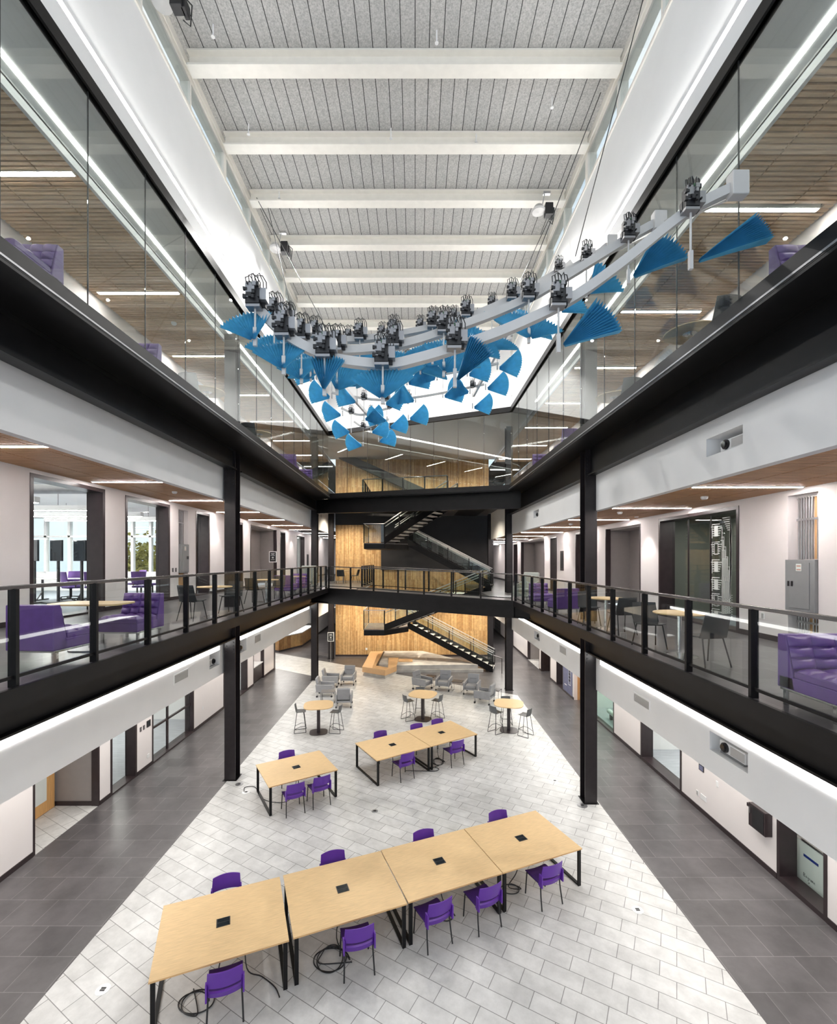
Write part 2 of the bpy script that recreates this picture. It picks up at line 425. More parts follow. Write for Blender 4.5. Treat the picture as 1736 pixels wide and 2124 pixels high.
# --- ground floor, right
wall('wall_right', XWR1, 1, 0, 46, 0, 3.2, [(7.99,9.10,0,2.9),(12.36,14.6,0,2.9),(16.57,19.3,0,2.9),(19.85,20.75,0,2.9),(22.25,23.3,0,2.9),(24.35,26.2,0,2.9),(26.5,29.3,0,2.9)], m_wall)
baseboard('right', XWR1, 1, 0, [(0,7.99),(9.1,12.36),(14.6,16.57),(19.3,19.85),(20.75,22.25),(23.3,24.35),(26.2,26.5),(29.3,46)])
window(XWR1, 1, 7.99, 9.10, 0, 2.9, .34, gx=.33, sill=.1)
window(XWR1, 1, 12.36, 14.6, 0, 2.9, .36, gx=.3, my=(), sill=.1)
window(XWR1, 1, 16.57, 19.3, 0, 2.9, .2, fw=.05, gx=.1, gl=m_glass_g)
recess(XWR1, 1, 19.85, 20.75, 0, 2.9, .3, m_ply)
window(XWR1, 1, 22.25, 23.3, 0, 2.9, .36, gx=.3)
recess(XWR1, 1, 24.35, 26.2, 0, 2.9, .7, m_brown); jambs(XWR1, 1, 24.35, 26.2, 0, 2.9, .08)
recess(XWR1, 1, 26.5, 29.3, 0, 2.9, 1.1, m_grey_wall); jambs(XWR1, 1, 26.5, 29.3, 0, 2.9, .05)
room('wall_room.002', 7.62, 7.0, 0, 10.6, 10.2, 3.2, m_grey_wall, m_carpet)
room('wall_room.003', 7.64, 11.6, 0, 11.0, 15.3, 3.2, m_white, m_flo2)
room('wall_room.004', 7.48, 16.3, 0, 10.0, 19.6, 3.2, m_white, m_flo2)
# --- second floor, left
wall('wall_left.004', XWL2, -1, 0, 46, ZL2, 8.42, [(9.76,12.12,ZL2,8.29),(12.98,15.33,ZL2,8.27),(15.9,16.56,ZL2+.05,8.2),(17.15,18.3,ZL2,8.26),(20.6,21.85,ZL2,8.2),(22.8,27.2,ZL2,8.2),(27.9,29.0,ZL2,8.2),(31.8,34.0,ZL2,8.2)], m_wall)
baseboard('left', XWL2, -1, ZL2, [(0,9.76),(12.12,12.98),(15.33,15.9),(16.56,17.15),(18.3,20.6),(21.85,22.8),(27.2,27.9),(29,31.8),(34,46)])
window(XWL2, -1, 9.76, 12.12, ZL2, 8.29, .42, gx=.33, fw=.09)
window(XWL2, -1, 12.98, 15.33, ZL2, 8.27, .42, gx=.33, fw=.09)
recess(XWL2, -1, 15.9, 16.56, ZL2+.05, 8.2, .3, m_grey_wall)
window(XWL2, -1, 17.15, 18.3, ZL2, 8.26, .42, gx=.33, fw=.09)
window(XWL2, -1, 20.6, 21.85, ZL2, 8.2, .42, gx=.33, fw=.1)
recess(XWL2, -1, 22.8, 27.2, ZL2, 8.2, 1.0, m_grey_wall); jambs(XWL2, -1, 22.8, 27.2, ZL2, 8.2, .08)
window(XWL2, -1, 27.9, 29.0, ZL2, 8.2, .3); window(XWL2, -1, 31.8, 34.0, ZL2, 8.2, .3)
room('wall_room.005', -8.5, 27.5, ZL2, -11, 34.3, 8.3, m_white, m_flo2)
room('wall_room.006', -8.75, 20.2, ZL2, -9.9, 22.3, 8.3, m_grey_wall, m_flo2)
# --- second floor, right
wall('wall_right.001', XWR2, 1, 0, 46, ZR2, 7.76, [(7.98,8.63,ZR2+.05,7.62),(9.93,13.2,ZR2,7.6),(14.27,16.9,ZR2,7.55),(19.4,20.05,ZR2,7.6),(22.7,23.8,ZR2,7.6),(24.9,30.4,ZR2,7.6),(31.4,32.7,ZR2,7.6)], m_wall)
baseboard('right', XWR2, 1, ZR2, [(0,7.98),(8.63,9.93),(13.2,14.27),(16.9,19.4),(20.05,22.7),(23.8,24.9),(30.4,31.4),(32.7,46)])
recess(XWR2, 1, 7.98, 8.63, ZR2+.05, 7.62, .3, m_wall)
mural = window(XWR2, 1, 9.93, 13.2, ZR2, 7.6, .42, gx=.36, fw=.08, mw=.007, my=(11.42, 12.35))
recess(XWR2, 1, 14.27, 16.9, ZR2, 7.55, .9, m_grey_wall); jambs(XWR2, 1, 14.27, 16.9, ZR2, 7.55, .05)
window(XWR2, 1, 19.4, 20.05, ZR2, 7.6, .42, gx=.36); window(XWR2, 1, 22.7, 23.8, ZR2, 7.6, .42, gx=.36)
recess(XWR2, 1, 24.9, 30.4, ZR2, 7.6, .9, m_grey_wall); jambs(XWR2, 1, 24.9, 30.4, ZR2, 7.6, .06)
window(XWR2, 1, 31.4, 32.7, ZR2, 7.6, .42, gx=.36)
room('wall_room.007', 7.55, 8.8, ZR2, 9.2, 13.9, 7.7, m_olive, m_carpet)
room('wall_room.008', 7.55, 19.2, ZR2, 8.8, 24.0, 7.7, m_white, m_flo2)
room('wall_room.009', 7.55, 31.2, ZR2, 8.8, 33.0, 7.7, m_white, m_flo2)
# --- third floor
wall('wall_left.005', XWL3, -1, 0, 46, ZL3, 12.95, [(5.6,7.4,10.2,12.3),(9.0,11.6,10.2,12.3),(13.2,16.0,10.2,12.3),(17.8,20.5,10.2,12.3)], m_wall)
for a, b in ((5.6,7.4),(9.0,11.6),(13.2,16.0),(17.8,20.5)): window(XWL3, -1, a, b, 10.2, 12.3, .2, gx=.1, fw=.08, my=((a+b)/2,), gl=m_glass_g)
wall('wall_right.002', XWR3, 1, 0, 46, ZR3, 12.95, [(6.6,8.6,10.0,12.2),(9.6,11.6,ZR3,12.2),(13.0,15.4,10.0,12.2),(17.5,20.0,10.0,12.2)], m_wall)
for a, b in ((6.6,8.6),(9.6,11.6),(13.0,15.4),(17.5,20.0)): window(XWR3, 1, a, b, ZR3 if a == 9.6 else 10.0, 12.2, .2, gx=.1, fw=.09, my=((a+b)/2,), mz=(11.1,), gl=m_glass_g)
room('wall_room.010', -8.15, 5.0, ZL3, -10, 21, 12.8, m_white, m_flo2)
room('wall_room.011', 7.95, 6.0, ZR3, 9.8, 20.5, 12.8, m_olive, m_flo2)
struct('wall_back', MB().box(-16.2, 46, 0, 10, 46.2, 13.5), m_white)

# ------------------------------------------------------------------ bulkheads below the slabs
wall('wall_bulkhead', XBL, -1, 0, 24.15, 3.1, 4.87, [(12.35,13.0,3.42,3.82),(14.3,15.05,3.42,3.82)], m_white)
wall('wall_bulkhead.001', XBL, -1, 24.5, 29.2, 3.1, 4.87, [], m_white)
wall('wall_bulkhead.002', XBR, 1, 0, 28.2, 3.0, 4.63, [(6.47,7.31,3.35,3.65),(17.3,18.1,3.3,3.6)], m_white)
wall('wall_bulkhead.003', XBL, -1, 0, 24.15, 8.17, 9.58, [], m_white)
wall('wall_bulkhead.004', XBL, -1, 24.5, 29.2, 8.17, 9.58, [], m_white)
wall('wall_bulkhead.005', XBR, 1, 0, 22.25, 7.70, 9.33, [(6.57,7.39,8.08,8.37),(17.4,18.2,8.08,8.37)], m_white)
wall('wall_bulkhead.006', XBR, 1, 22.7, 28.4, 7.70, 9.33, [], m_white)
def niche(X, s, y0, y1, z0, z1, d=.45):
    t = .03; D = X+s*d
    trim(MB().box(D, y0-t, z0-t, D+s*t, y1+t, z1+t).box(X+s*.16, y0-t, z0-t, D, y0, z1+t).box(X+s*.16, y1, z0-t, D, y1+t, z1+t).box(X+s*.16, y0, z1, D, y1, z1+t).box(X+s*.16, y0, z0-t, D, y1, z0), m_white)
for a in ((XBL,-1,12.35,13.0,3.42,3.82),(XBL,-1,14.3,15.05,3.42,3.82),(XBR,1,6.47,7.31,3.35,3.65),(XBR,1,17.3,18.1,3.3,3.6),(XBR,1,6.57,7.39,8.08,8.37),(XBR,1,17.4,18.2,8.08,8.37)): niche(*a)
# ground-floor ceilings, second-floor plenums
struct('ceiling', MB().box(XBL-.16, 0, 3.25, XWL1, 30, 3.3).box(XBR+.16, 0, 3.15, XWR1, 46, 3.2).box(-8.25, 26.5, 3.25, -16, 46, 3.3).box(-8.25, 30, 3.25, -5.3, 46, 3.3), m_white)
struct('ceiling.001', MB().box(XBL-.16, 0, 8.44, XWL2, 46, 8.47), m_void); struct('ceiling.005', MB().box(XBR+.16, 0, 7.79, XWR2, 46, 7.82), m_void)
struct('ceiling.002', MB().box(-5.6, 0, 12.99, XWL3, 46, 13.02), m_void); struct('ceiling.006', MB().box(5.25, 0, 12.99, XWR3, 46, 13.02), m_void)
struct('ceiling.003', MB().box(XGL-.02, 0, 13.05, -5.66, 23.4, 13.1).box(XGR+.02, 0, 13.05, 5.31, 19.1, 13.1).box(-5.66, 0, 12.86, -5.60, 30, 13.05).box(5.25, 0, 12.86, 5.31, 30, 13.05), m_white)
struct('ceiling.004', MB().prism([(XGL,23.5),(XGR,19.2),(5.3,19.2),(5.3,30.2),(-5.65,30.2),(-5.65,23.5)], 13.12, 13.2), m_white)
def slats(name, x0, x1, y0, y1, z, step, w, h, joints, mat, lx=(0,0), ly=(0,1)):
    mb = MB(); xs = [x0] + list(joints) + [x1]; y = y0
    while y < y1:
        k = round((y+w/2-ly[0])/ly[1]); near = k >= 0 and abs(y+w/2-ly[0]-k*ly[1]) < .056+w/2
        for a, b in zip(xs, xs[1:]):
            for c, d in (((a, min(b, lx[0]-.03)), (max(a, lx[1]+.03), b)) if near else ((a, b),)):
                if d-c > .04: mb.box(c+.012, y, z, d-.012, y+w, z+h)
        y += step
    struct(name, mb, mat)
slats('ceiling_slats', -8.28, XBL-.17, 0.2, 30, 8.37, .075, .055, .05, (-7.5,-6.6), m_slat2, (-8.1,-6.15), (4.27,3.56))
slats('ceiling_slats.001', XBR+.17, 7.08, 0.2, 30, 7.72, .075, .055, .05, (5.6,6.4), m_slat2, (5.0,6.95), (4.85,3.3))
slats('ceiling_slats.002', -7.88, -5.66, 0.2, 30, 12.9, .1, .06, .05, (-7.1,-6.3), m_slat, (-7.7,-5.75), (4.22,3.4))
slats('ceiling_slats.003', 5.31, 7.68, 0.2, 30, 12.9, .1, .06, .05, (5.85,6.9), m_slat, (5.4,7.45), (4.95,3.45))

# ------------------------------------------------------------------ third-floor curtain glazing and the upper walls
def curtain(name, p, q, n, z0p, z1p, z0q, z1q):
    global win_n; win_n += 1
    p, q = Vector(p), Vector(q)
    o = struct('window_%d' % win_n, MB().run(p, q, .05, z1p, z1p+.03, z1q, z1q+.03), m_black)
    for i in range(n):
        a = p.lerp(q, i/n); b = p.lerp(q, (i+1)/n); g = (b-a).normalized()*.006
        A = [z0p+(z0q-z0p)*i/n, z1p+(z1q-z1p)*i/n]; B = [z0p+(z0q-z0p)*(i+1)/n, z1p+(z1q-z1p)*(i+1)/n]
        MB().run(a+g, b-g, .014, A[0]+.05, A[1], B[0]+.05, B[1]).build('pane', m_glass_c, o)
        if i: MB().run(a-g*.8, a+g*.8, .016, A[0]+.05, A[1]).build('joint', m_dark, o)
    return o
curtain('l', (XGL,.93), (XGL,23.4), 17, ZL3, 12.83, ZL3, 12.83)
curtain('r', (XGR,.3), (XGR,19.1), 14, ZR3, 12.65, ZR3, 12.65)
curtain('e', (XGL,23.4), (XGR,19.1), 8, ZL3, 12.83, ZR3, 12.65)
trim(MB().box(XGL-.06, 0, 12.83, XGL+.06, 23.4, 12.93).box(XGL-.1, 0, 12.93, XGL+.02, 23.4, 13.08).box(XGR-.06, 0, 12.65, XGR+.06, 19.1, 12.75).box(XGR-.02, 0, 12.75, XGR+.1, 19.1, 12.9)
     .run((XGL,23.4),(XGR,19.1),.12,12.83,12.93,12.65,12.75).run((XGL,23.42),(XGR,19.12),.1,12.93,13.05,12.75,12.87), m_black)
wall('wall_left.006', XGL, -1, 0, 23.5, 13.08, 15.35, [(0,23.5,13.42,13.52)], m_white, .2)
wall('wall_right.003', XGR, 1, 0, 19.3, 12.9, 15.2, [(0,19.2,13.24,13.34)], m_white, .2)
struct('wall_end', MB().run((XGL-.1,23.55),(XGR+.1,19.25),.2,13.05,ROOF+.05,12.87,ROOF+.05), m_white)

# clerestory frames
def clerestory(X, s, z0, z1, ye):
    global win_n; win_n += 1
    f = MB().box(X-s*.03, 0, z0, X+s*.22, ye, z0+.06).box(X, 0, z1-.10, X+s*.2, ye, z1)
    y = .9
    k = 0
    while y < ye:
        w = .16 if k % 3 == 0 else .05
        f.box(X-s*.01, y-w/2, z0+.06, X+s*.2, y+w/2, z1-.1); y += 1.63; k += 1
    o = struct('window_%d' % win_n, f, m_cream)
    MB().box(X+s*.03, 0, z0+.06, X+s*.042, ye, z1-.1).build('pane', m_glass, o)
clerestory(XGL, -1, 15.35, 16.05, 23.4)
clerestory(XGR, 1, 15.2, 16.05, 19.2)
trim(MB().box(XGL-.1, 0, 16.05, XGL+.04, 24, ROOF).box(XGR-.04, 0, 16.05, XGR+.1, 20, ROOF), m_cream)
struct('ceiling_roof', MB().box(XGL-.3, 0, ROOF, XGR+.3, 24.2, ROOF+.2), m_deck)

# ------------------------------------------------------------------ back of the atrium
struct('wall_wood', MB().box(-5.3, 30.2, .11, 4.9, 30.35, 13.15), m_wood)
struct('wall_core', MB().box(-5.25, 30.36, 0, 4.85, 45.95, 13.1), m_white)
struct('baseboard_back', MB().box(-5.3, 30.17, 0, 4.9, 30.2, .11), m_brown)
struct('wall_black', MB().box(-2.27, 30.12, 5.75, 4.9, 30.19, 9.55).box(-5.3, 30.12, 8.75, -2.27, 30.19, 9.55).box(-3.9, 30.12, 9.55, 4.9, 30.16, 9.9), m_blackwall)
trim(MB().quadbox([(-5.2,29.6,13.2),(1.9,29.6,9.9),(1.9,30.1,9.9),(-5.2,30.1,13.2),(-5.2,29.6,13.7),(2.6,29.6,10.2),(2.6,30.1,10.2),(-5.2,30.1,13.7)]), m_blackwall)
ORD = ['first','second','third','fourth','fifth','sixth','seventh','eighth','ninth','tenth','eleventh','twelfth','thirteenth','fourteenth']
# ------------------------------------------------------------------ columns and beams
def column(x, y, z1, label):
    t = thing('steel_column', label, 'column', (x, y, 0), 0, 'black steel columns')
    MB().box(-.16,-.18,.012,.16,-.158,z1).box(-.16,.158,.012,.16,.18,z1).box(-.009,-.158,.012,.009,.158,z1).build('shaft', m_column, t)
    MB().box(-.2,-.22,0,.2,.22,.012).build('base_plate', m_black, t)
    b = MB()
    for z in (3.7, 8.6):
        for i in range(6):
            for sx in (-.1,.1): b.box(sx-.012,-.2,z+i*.1,sx+.012,-.18,z+.024+i*.1)
    b.build('bolt_row', m_dark, t)
column(-5.38, 13.34, 12.98, 'black steel column at the left floor edge beside the single wooden table')
column(-5.38, 24.30, 12.98, 'black steel column on the left in front of the curved reception desk')
column(-5.45, 29.40, 9.5, 'black steel column at the left end of the wooden wall beside the sign stand')
column(4.62, 12.08, 12.98, 'black steel column at the right floor edge beside the round floor box')
column(4.64, 22.45, 12.98, 'black steel column on the right behind the swivelled grey armchairs')
column(4.75, 28.60, 9.3, 'black steel column at the right end of the wooden wall behind the stair foot')
def ibeam(name, label, p, q, za, zb, zc, zd, fw, mat, group=None, cat='beam', tf=.035):
    """I-section along p->q from heights (za..zb) to (zc..zd)"""
    mb = MB().run(p, q, fw, za, za+tf, zc, zc+tf).run(p, q, fw, zb-tf, zb, zd-tf, zd).run(p, q, .03, za+tf, zb-tf, zc+tf, zd-tf)
    o = mesh_thing(mb).build(name, mat); tag(o, label, cat, group); return o
ibeam('steel_beam','black steel beam under the left second-floor gallery, nearer half', (-5.33,0),(-5.33,13.15), 4.13,4.88,4.13,4.88,.26,m_black,'long black gallery beams')
ibeam('steel_beam','black steel beam under the left second-floor gallery, farther half', (-5.33,13.53),(-5.33,24.1), 4.13,4.88,4.13,4.88,.26,m_black,'long black gallery beams')
ibeam('steel_beam','black steel beam under the right second-floor gallery, nearer half', (4.60,0),(4.60,11.89), 3.97,4.64,3.97,4.64,.2,m_black,'long black gallery beams')
ibeam('steel_beam','black steel beam under the right second-floor gallery, farther half', (4.60,12.27),(4.60,22.26), 3.97,4.64,3.97,4.64,.2,m_black,'long black gallery beams')
ibeam('steel_beam','black steel beam under the left third-floor gallery, nearer half', (-5.30,0),(-5.30,13.15), 9.02,9.59,9.02,9.59,.26,m_black,'long black gallery beams')
ibeam('steel_beam','black steel beam under the left third-floor gallery, farther half', (-5.30,13.53),(-5.30,24.1), 9.02,9.59,9.02,9.59,.26,m_black,'long black gallery beams')
ibeam('steel_beam','black steel beam under the right third-floor gallery, nearer half', (4.62,0),(4.62,11.89), 8.62,9.34,8.62,9.34,.2,m_black,'long black gallery beams')
ibeam('steel_beam','black steel beam under the right third-floor gallery, farther half', (4.62,12.27),(4.62,22.26), 8.62,9.34,8.62,9.34,.2,m_black,'long black gallery beams')
ibeam('bridge_beam','deep black beam under the second-floor bridge with glass railing', (-5.2,22.68),(4.45,17.57), 4.30,4.87,4.12,4.62,.22,m_black)
ibeam('bridge_beam','deep black beam under the third-floor bridge above the stair', (-5.2,23.95),(4.45,19.1), 8.86,9.58,8.58,9.33,.22,m_black)
trim(MB().run((XRL+.03,22.05),(XRR,17.76),.02,4.32,ZL2-.18,4.14,ZR2-.18), m_black)
RB = [y-.1 for y in [8.91,10.58,12.2,13.89,15.48,17.0,18.7,20.4,22.0]]
for i, y in enumerate(RB):
    x1 = 3.98
    if y > 19: x1 = 3.98 - (y-19)*1.9
    ibeam('roof_beam','cream roof beam under the grey ceiling panels, %s from the camera' % ORD[i], (-4.38,y),(x1,y), 15.9,16.21,15.9,16.21,.26,m_cream,'roof beams of the atrium')

# ------------------------------------------------------------------ glass railings
def railing(label, segs, h=1.07, inset=0.):
    """segs: list of (p, q, n) with 3-D end points on the floor"""
    t = thing('guard_railing', label, 'railing', segs[0][0])
    L = Vector(segs[0][0])
    first = True
    for p, q, n in segs:
        p = Vector(p)-L; q = Vector(q)-L; d = (q-p); u = Vector((d.x,d.y,0)).normalized()
        MB().bar(p+Vector((0,0,h-.02)), q+Vector((0,0,h-.02)), .06, .045).build('handrail', m_steel2, t, bevel=.008)
        MB().bar(p+Vector((0,0,.11)), q+Vector((0,0,.11)), .03, .035).build('bottom_rail', m_black, t)
        for i in range(n+1):
            if i == 0 and not first: continue
            a = p+d*i/n
            MB().run(a-u*.022, a+u*.022, .09, a.z, a.z+h-.04).build('post', m_black, t)
        for i in range(n):
            a = p+d*(i/n)+u*.045; b = p+d*((i+1)/n)-u*.045
            MB().run(a, b, .012, a.z+.13, a.z+h-.05, b.z+.13, b.z+h-.05).build('glass_panel', m_glass, t)
        first = False
    return t
m_steel2 = M('dark_handrail_steel', (.16,.15,.15), .25, metal=.8, var=.1)
def lerp3(p, q, t): return tuple(a+(b-a)*t for a, b in zip(p, q))
railing('glass railing along the left second-floor gallery beside purple lounge chairs', [((XRL-.05,1.2,ZL2),(XRL-.05,21.9,ZL2),17)], 1.09)
railing('glass railing along the second-floor bridge in front of the stair', [((XRL+.05,22.05,ZL2),(XRR-.05,17.85,ZR2),7)], 1.07)
railing('glass railing along the right second-floor gallery beside dark chairs', [((XRR+.06,.27,ZR2),(XRR+.06,17.75,ZR2),14)], 1.07)
railing('glass railing round the second-floor stair opening behind the bridge', [((-2.72,29.6,ZL2),(-2.72,23.2,ZL2),5),((-2.72,23.2,ZL2),(2.9,20.4,ZR2+.05),5)], 1.07)
railing('glass railing round the third-floor stair opening behind the glazed bridge', [((-2.85,29.6,ZL3),(-2.85,24.7,ZL3),4),((-2.85,24.7,ZL3),(1.6,22.5,ZR3+.06),4)], 1.07)
struct('floor_right.002', MB().prism([(XRR,19.6),(XRR,30.1),(3.3,30.1),(3.3,20.2)], ZR2-.15, ZR2), m_floor_d)
struct('floor_right.003', MB().prism([(XGR,21.1),(XGR,30.1),(1.7,30.1),(1.7,22.4)], ZR3-.15, ZR3), m_floor_d)

# ------------------------------------------------------------------ staircase
st = thing('staircase', 'black steel switchback staircase with glass sides against the wooden wall', 'staircase', (-1.5, 27, 0))
SL = Vector((-1.5,27,0))
def flight(p, q, side, n, name):
    p = Vector(p)-SL; q = Vector(q)-SL; d = q-p; u = Vector((d.x,d.y,0)).normalized(); W = 1.15
    nrm = Vector((-u.y,u.x,0)); nrm = nrm if nrm.y > 0 else -nrm
    far = nrm*W
    for off in (Vector((0,0,0)), far):
        a, b = p+off, q+off
        MB().run(a, b, .05, a.z-.08, a.z+.30, b.z-.08, b.z+.30).build('stringer', m_black, st)
        MB().bar(a+Vector((0,0,1.1)), b+Vector((0,0,1.1)), .05, .04).build('handrail', m_rail, st)
        MB().bar(a+Vector((0,0,.95))+nrm*(.08 if off.length < .1 else -.08), b+Vector((0,0,.95))+nrm*(.08 if off.length < .1 else -.08), .035, .035).build('grab_rail', m_rail, st)
        k = max(3, n//3)
        for i in range(k+1):
            c = a+d*(i/k); MB().run(c-u*.02, c+u*.02, .06, c.z+.28, c.z+1.09).build('post', m_black, st)
        for i in range(k):
            c = a+d*(i/k)+u*.04; e = a+d*((i+1)/k)-u*.04
            MB().run(c, e, .012, c.z+.36, c.z+1.04, e.z+.36, e.z+1.04).build('glass_panel', m_glass_c, st)
    for i in range(n):
        a = p+far/2+d*(i/n); b = p+far/2+d*((i+1.1)/n); z = p.z+d.z*(i+1)/n
        MB().run(a, b, W-.06, z-.05, z).build('tread', m_concrete if name else m_concrete, st)
def landing(poly, z, rails):
    pl = [(x-SL.x, y-SL.y) for x, y in poly]
    MB().prism(pl, z-.34, z-.05).build('landing', m_black, st)
    MB().prism(pl, z-.05, z).build('landing_deck', m_floor_d, st)
    for a, b in rails:
        a = Vector((*pl[a], z)); b = Vector((*pl[b], z)); u = (b-a).normalized()
        MB().bar(a+Vector((0,0,1.1)), b+Vector((0,0,1.1)), .05, .04).build('handrail', m_rail, st)
        for c in (a, b): MB().run(c-u*.02, c+u*.02, .05, z, z+1.09).build('post', m_black, st)
        MB().run(a+u*.04, b-u*.04, .012, z+.06, z+1.04).build('glass_panel', m_glass_c, st)
LP = [(-2.92,25.8),(-1.75,25.8),(-.4,27.2),(-.4,28.5),(-2.92,28.5)]
landing(LP, 2.45, [(0,1),(4,0)])
landing(LP, 7.38, [(0,1),(4,0)])
flight((4.45,25.9,0),(-.45,27.2,2.40), 1, 14, 1)
flight((-1.75,25.8,2.45),(3.40,22.75,4.80), 1, 14, 0)
flight((4.3,25.9,4.80),(-.45,27.2,7.33), 1, 14, 0)
flight((-1.75,25.8,7.38),(1.72,23.75,9.5), 1, 13, 0)
MB().bar((4.9-SL.x,25.6-SL.y,0),(4.9-SL.x,25.6-SL.y,.86),.04).bar((4.9-SL.x,25.6-SL.y,.86),(4.4-SL.x,25.9-SL.y,.98),.04).build('end_rail', m_steel2, st)

# ------------------------------------------------------------------ lamps
def linear(x0, x1, y, z, label, group, top=.08):
    t = thing('linear_light', label, 'ceiling light', ((x0+x1)/2, y, z), 0, group)
    w = (x1-x0)/2
    MB().box(-w,-.035,-.006,w,.035,.03).build('diffuser', m_ledw, t)
    MB().box(-w-.02,-.055,0,-w,.055,top).box(w,-.055,0,w+.02,.055,top).box(-w,-.055,0,w,-.036,top).box(-w,.036,0,w,.055,top).box(-w,-.036,.03,w,.036,top).build('housing', m_cream, t)
for i in range(11): linear(-8.1,-6.15, 4.27+3.56*i, 8.36, 'linear light in the left second-floor slat ceiling, %s from the camera' % ORD[i], 'second-floor left ceiling lights')
for i in range(11): linear(5.0,6.95, 4.85+3.3*i, 7.71, 'linear light in the right second-floor slat ceiling, %s from the camera' % ORD[i], 'second-floor right ceiling lights')
for i in range(9): linear(-7.7,-5.75, 4.22+3.4*i, 12.89, 'linear light in the left third-floor slat ceiling, %s from the camera' % ORD[i], 'third-floor left ceiling lights', .1)
for i in range(9): linear(5.4,7.45, 4.95+3.45*i, 12.89, 'linear light in the right third-floor slat ceiling, %s from the camera' % ORD[i], 'third-floor right ceiling lights', .1)
def cove(x, y0, y1, z0, z1, s, label):
    o = mesh_thing(MB().box(x, y0, z0, x+s*.012, y1, z1)).build('cove_light', m_led); tag(o, label, 'strip light', 'long strip lights'); return o
cove(XBL+.002, 0, 12.95, 3.85, 3.985, 1, 'long white strip light below the left second-floor gallery, nearer length')
cove(XBL+.002, 13.75, 23.9, 3.85, 3.985, 1, 'long white strip light below the left second-floor gallery, beyond the near column')
cove(XBR-.002, 0, 11.6, 3.73, 3.85, -1, 'long white strip light below the right second-floor gallery, nearer length')
cove(XBR-.002, 12.5, 22.0, 3.73, 3.85, -1, 'long white strip light below the right second-floor gallery, beyond the near column')
cove(XGL-.03, 0, 23.3, 13.42, 13.52, 1, 'long white strip light in the left upper wall below the high windows')
cove(XGR+.03, 0, 18.9, 13.24, 13.34, -1, 'long white strip light in the right upper wall below the high windows')

o = mesh_thing(MB().box(-5.46, .2, 13.035, -5.38, 23, 13.05)).build('cove_light', m_led2); tag(o, 'thin bright line of light along the white ceiling behind the left third-floor glass', 'strip light')
o = mesh_thing(MB().box(5.02, .2, 13.035, 5.10, 19, 13.05)).build('cove_light', m_led2); tag(o, 'thin bright line of light along the white ceiling behind the right third-floor glass', 'strip light')

def area(name, loc, rot, sx, sy, power, col=(1,.96,.9)):
    l = bpy.data.lights.new(name, 'AREA'); l.shape = 'RECTANGLE'; l.size = sx; l.size_y = sy; l.energy = power; l.color = col
    o = bpy.data.objects.new(name, l); COL.objects.link(o); o.location = loc; o.rotation_euler = rot; return o
# ------------------------------------------------------------------ furniture makers (seats face +Y)
def stack_chair():
    t = thing('stacking_chair', '', 'chair')
    MB().grid(lambda u, v: ((u-.5)*.46, -.20+v*.44, .455+.018*((2*u-1)**2) - (.02 if v > .9 else 0)), 8, 8, (0,0,-.03)).build('seat', m_purplef, t, bevel=.008, smooth=SM)
    def bk(u, v, z0, z1, y0, y1):
        x = (u-.5)*(.475-.03*v); z = z0+(z1-z0)*v; return (x, y0+(y1-y0)*v - .055*(1-(2*u-1)**2) , z + .012*(1-(2*u-1)**2)*v)
    b = MB()
    b.grid(lambda u, v: bk(u, v, .595, .825, -.245, -.285), 12, 6, (0,.016,0))
    b.grid(lambda u, v: bk(u, v, .43, .505, -.195, -.225), 12, 3, (0,.045,0))
    for sx in (-1, 1):
        b.grid(lambda u, v: (sx*(.235-.03*u), -.20-.05*v-.02*u, .44+.17*v), 2, 4, (0,.03,0))
        b.box(sx*.238-.012, -.285, .43, sx*.238+.012, -.20, .66)
    b.build('back_shell', m_purple, t, bevel=.004, smooth=SM)
    for sx in (-1, 1):
        MB().tube([(sx*.215,-.20,.46),(sx*.225,-.225,.25),(sx*.235,-.27,.012)], .0125, 8).build('leg', m_dark, t, smooth=SM)
        MB().tube([(sx*.215,.20,.44),(sx*.225,.215,.2),(sx*.232,.225,.012)], .0125, 8).build('leg', m_dark, t, smooth=SM)
    MB().tube([(-.215,.2,.425),(-.2,-.19,.425),(.2,-.19,.425),(.215,.2,.425)], .011, 6).build('seat_frame', m_dark, t)
    return t

def conference_table(w=1.83, d=1.46, h=.74):
    t = thing('conference_table', '', 'table')
    m = MB(); m.box(-w/2,-d/2,h-.028,w/2,d/2,h); m.build('tabletop', m_tabletop, t, bevel=.003)
    m = MB(); m.box(-w/2-.001,-d/2-.001,h-.026,w/2+.001,-d/2,h-.004).box(-w/2-.001,d/2,h-.026,w/2+.001,d/2+.001,h-.004); m.build('edge_band', m_edge, t)
    for s in (-1, 1):
        x = s*(w/2-.05); y = d/2-.03
        MB().box(x-.03,-y-.02,0,x+.03,-y+.02,h-.028).box(x-.03,y-.02,0,x+.03,y+.02,h-.028).box(x-.03,-y+.02,0,x+.03,y-.02,.03).box(x-.03,-y+.02,h-.058,x+.03,y-.02,h-.028).build('leg', m_black, t)
    b = MB().box(-.1,-.09,h+.0005,.1,.09,h+.005).build('power_box', m_dark, t)
    MB().box(-.085,-.077,h+.005,.085,-.01,h+.008).box(-.085,.01,h+.005,.085,.077,h+.008).build('flap', m_screen, b)
    MB().box(-.12,-.1,h-.16,.12,.1,h-.03).build('outlet_box', m_steel, t)
    return t

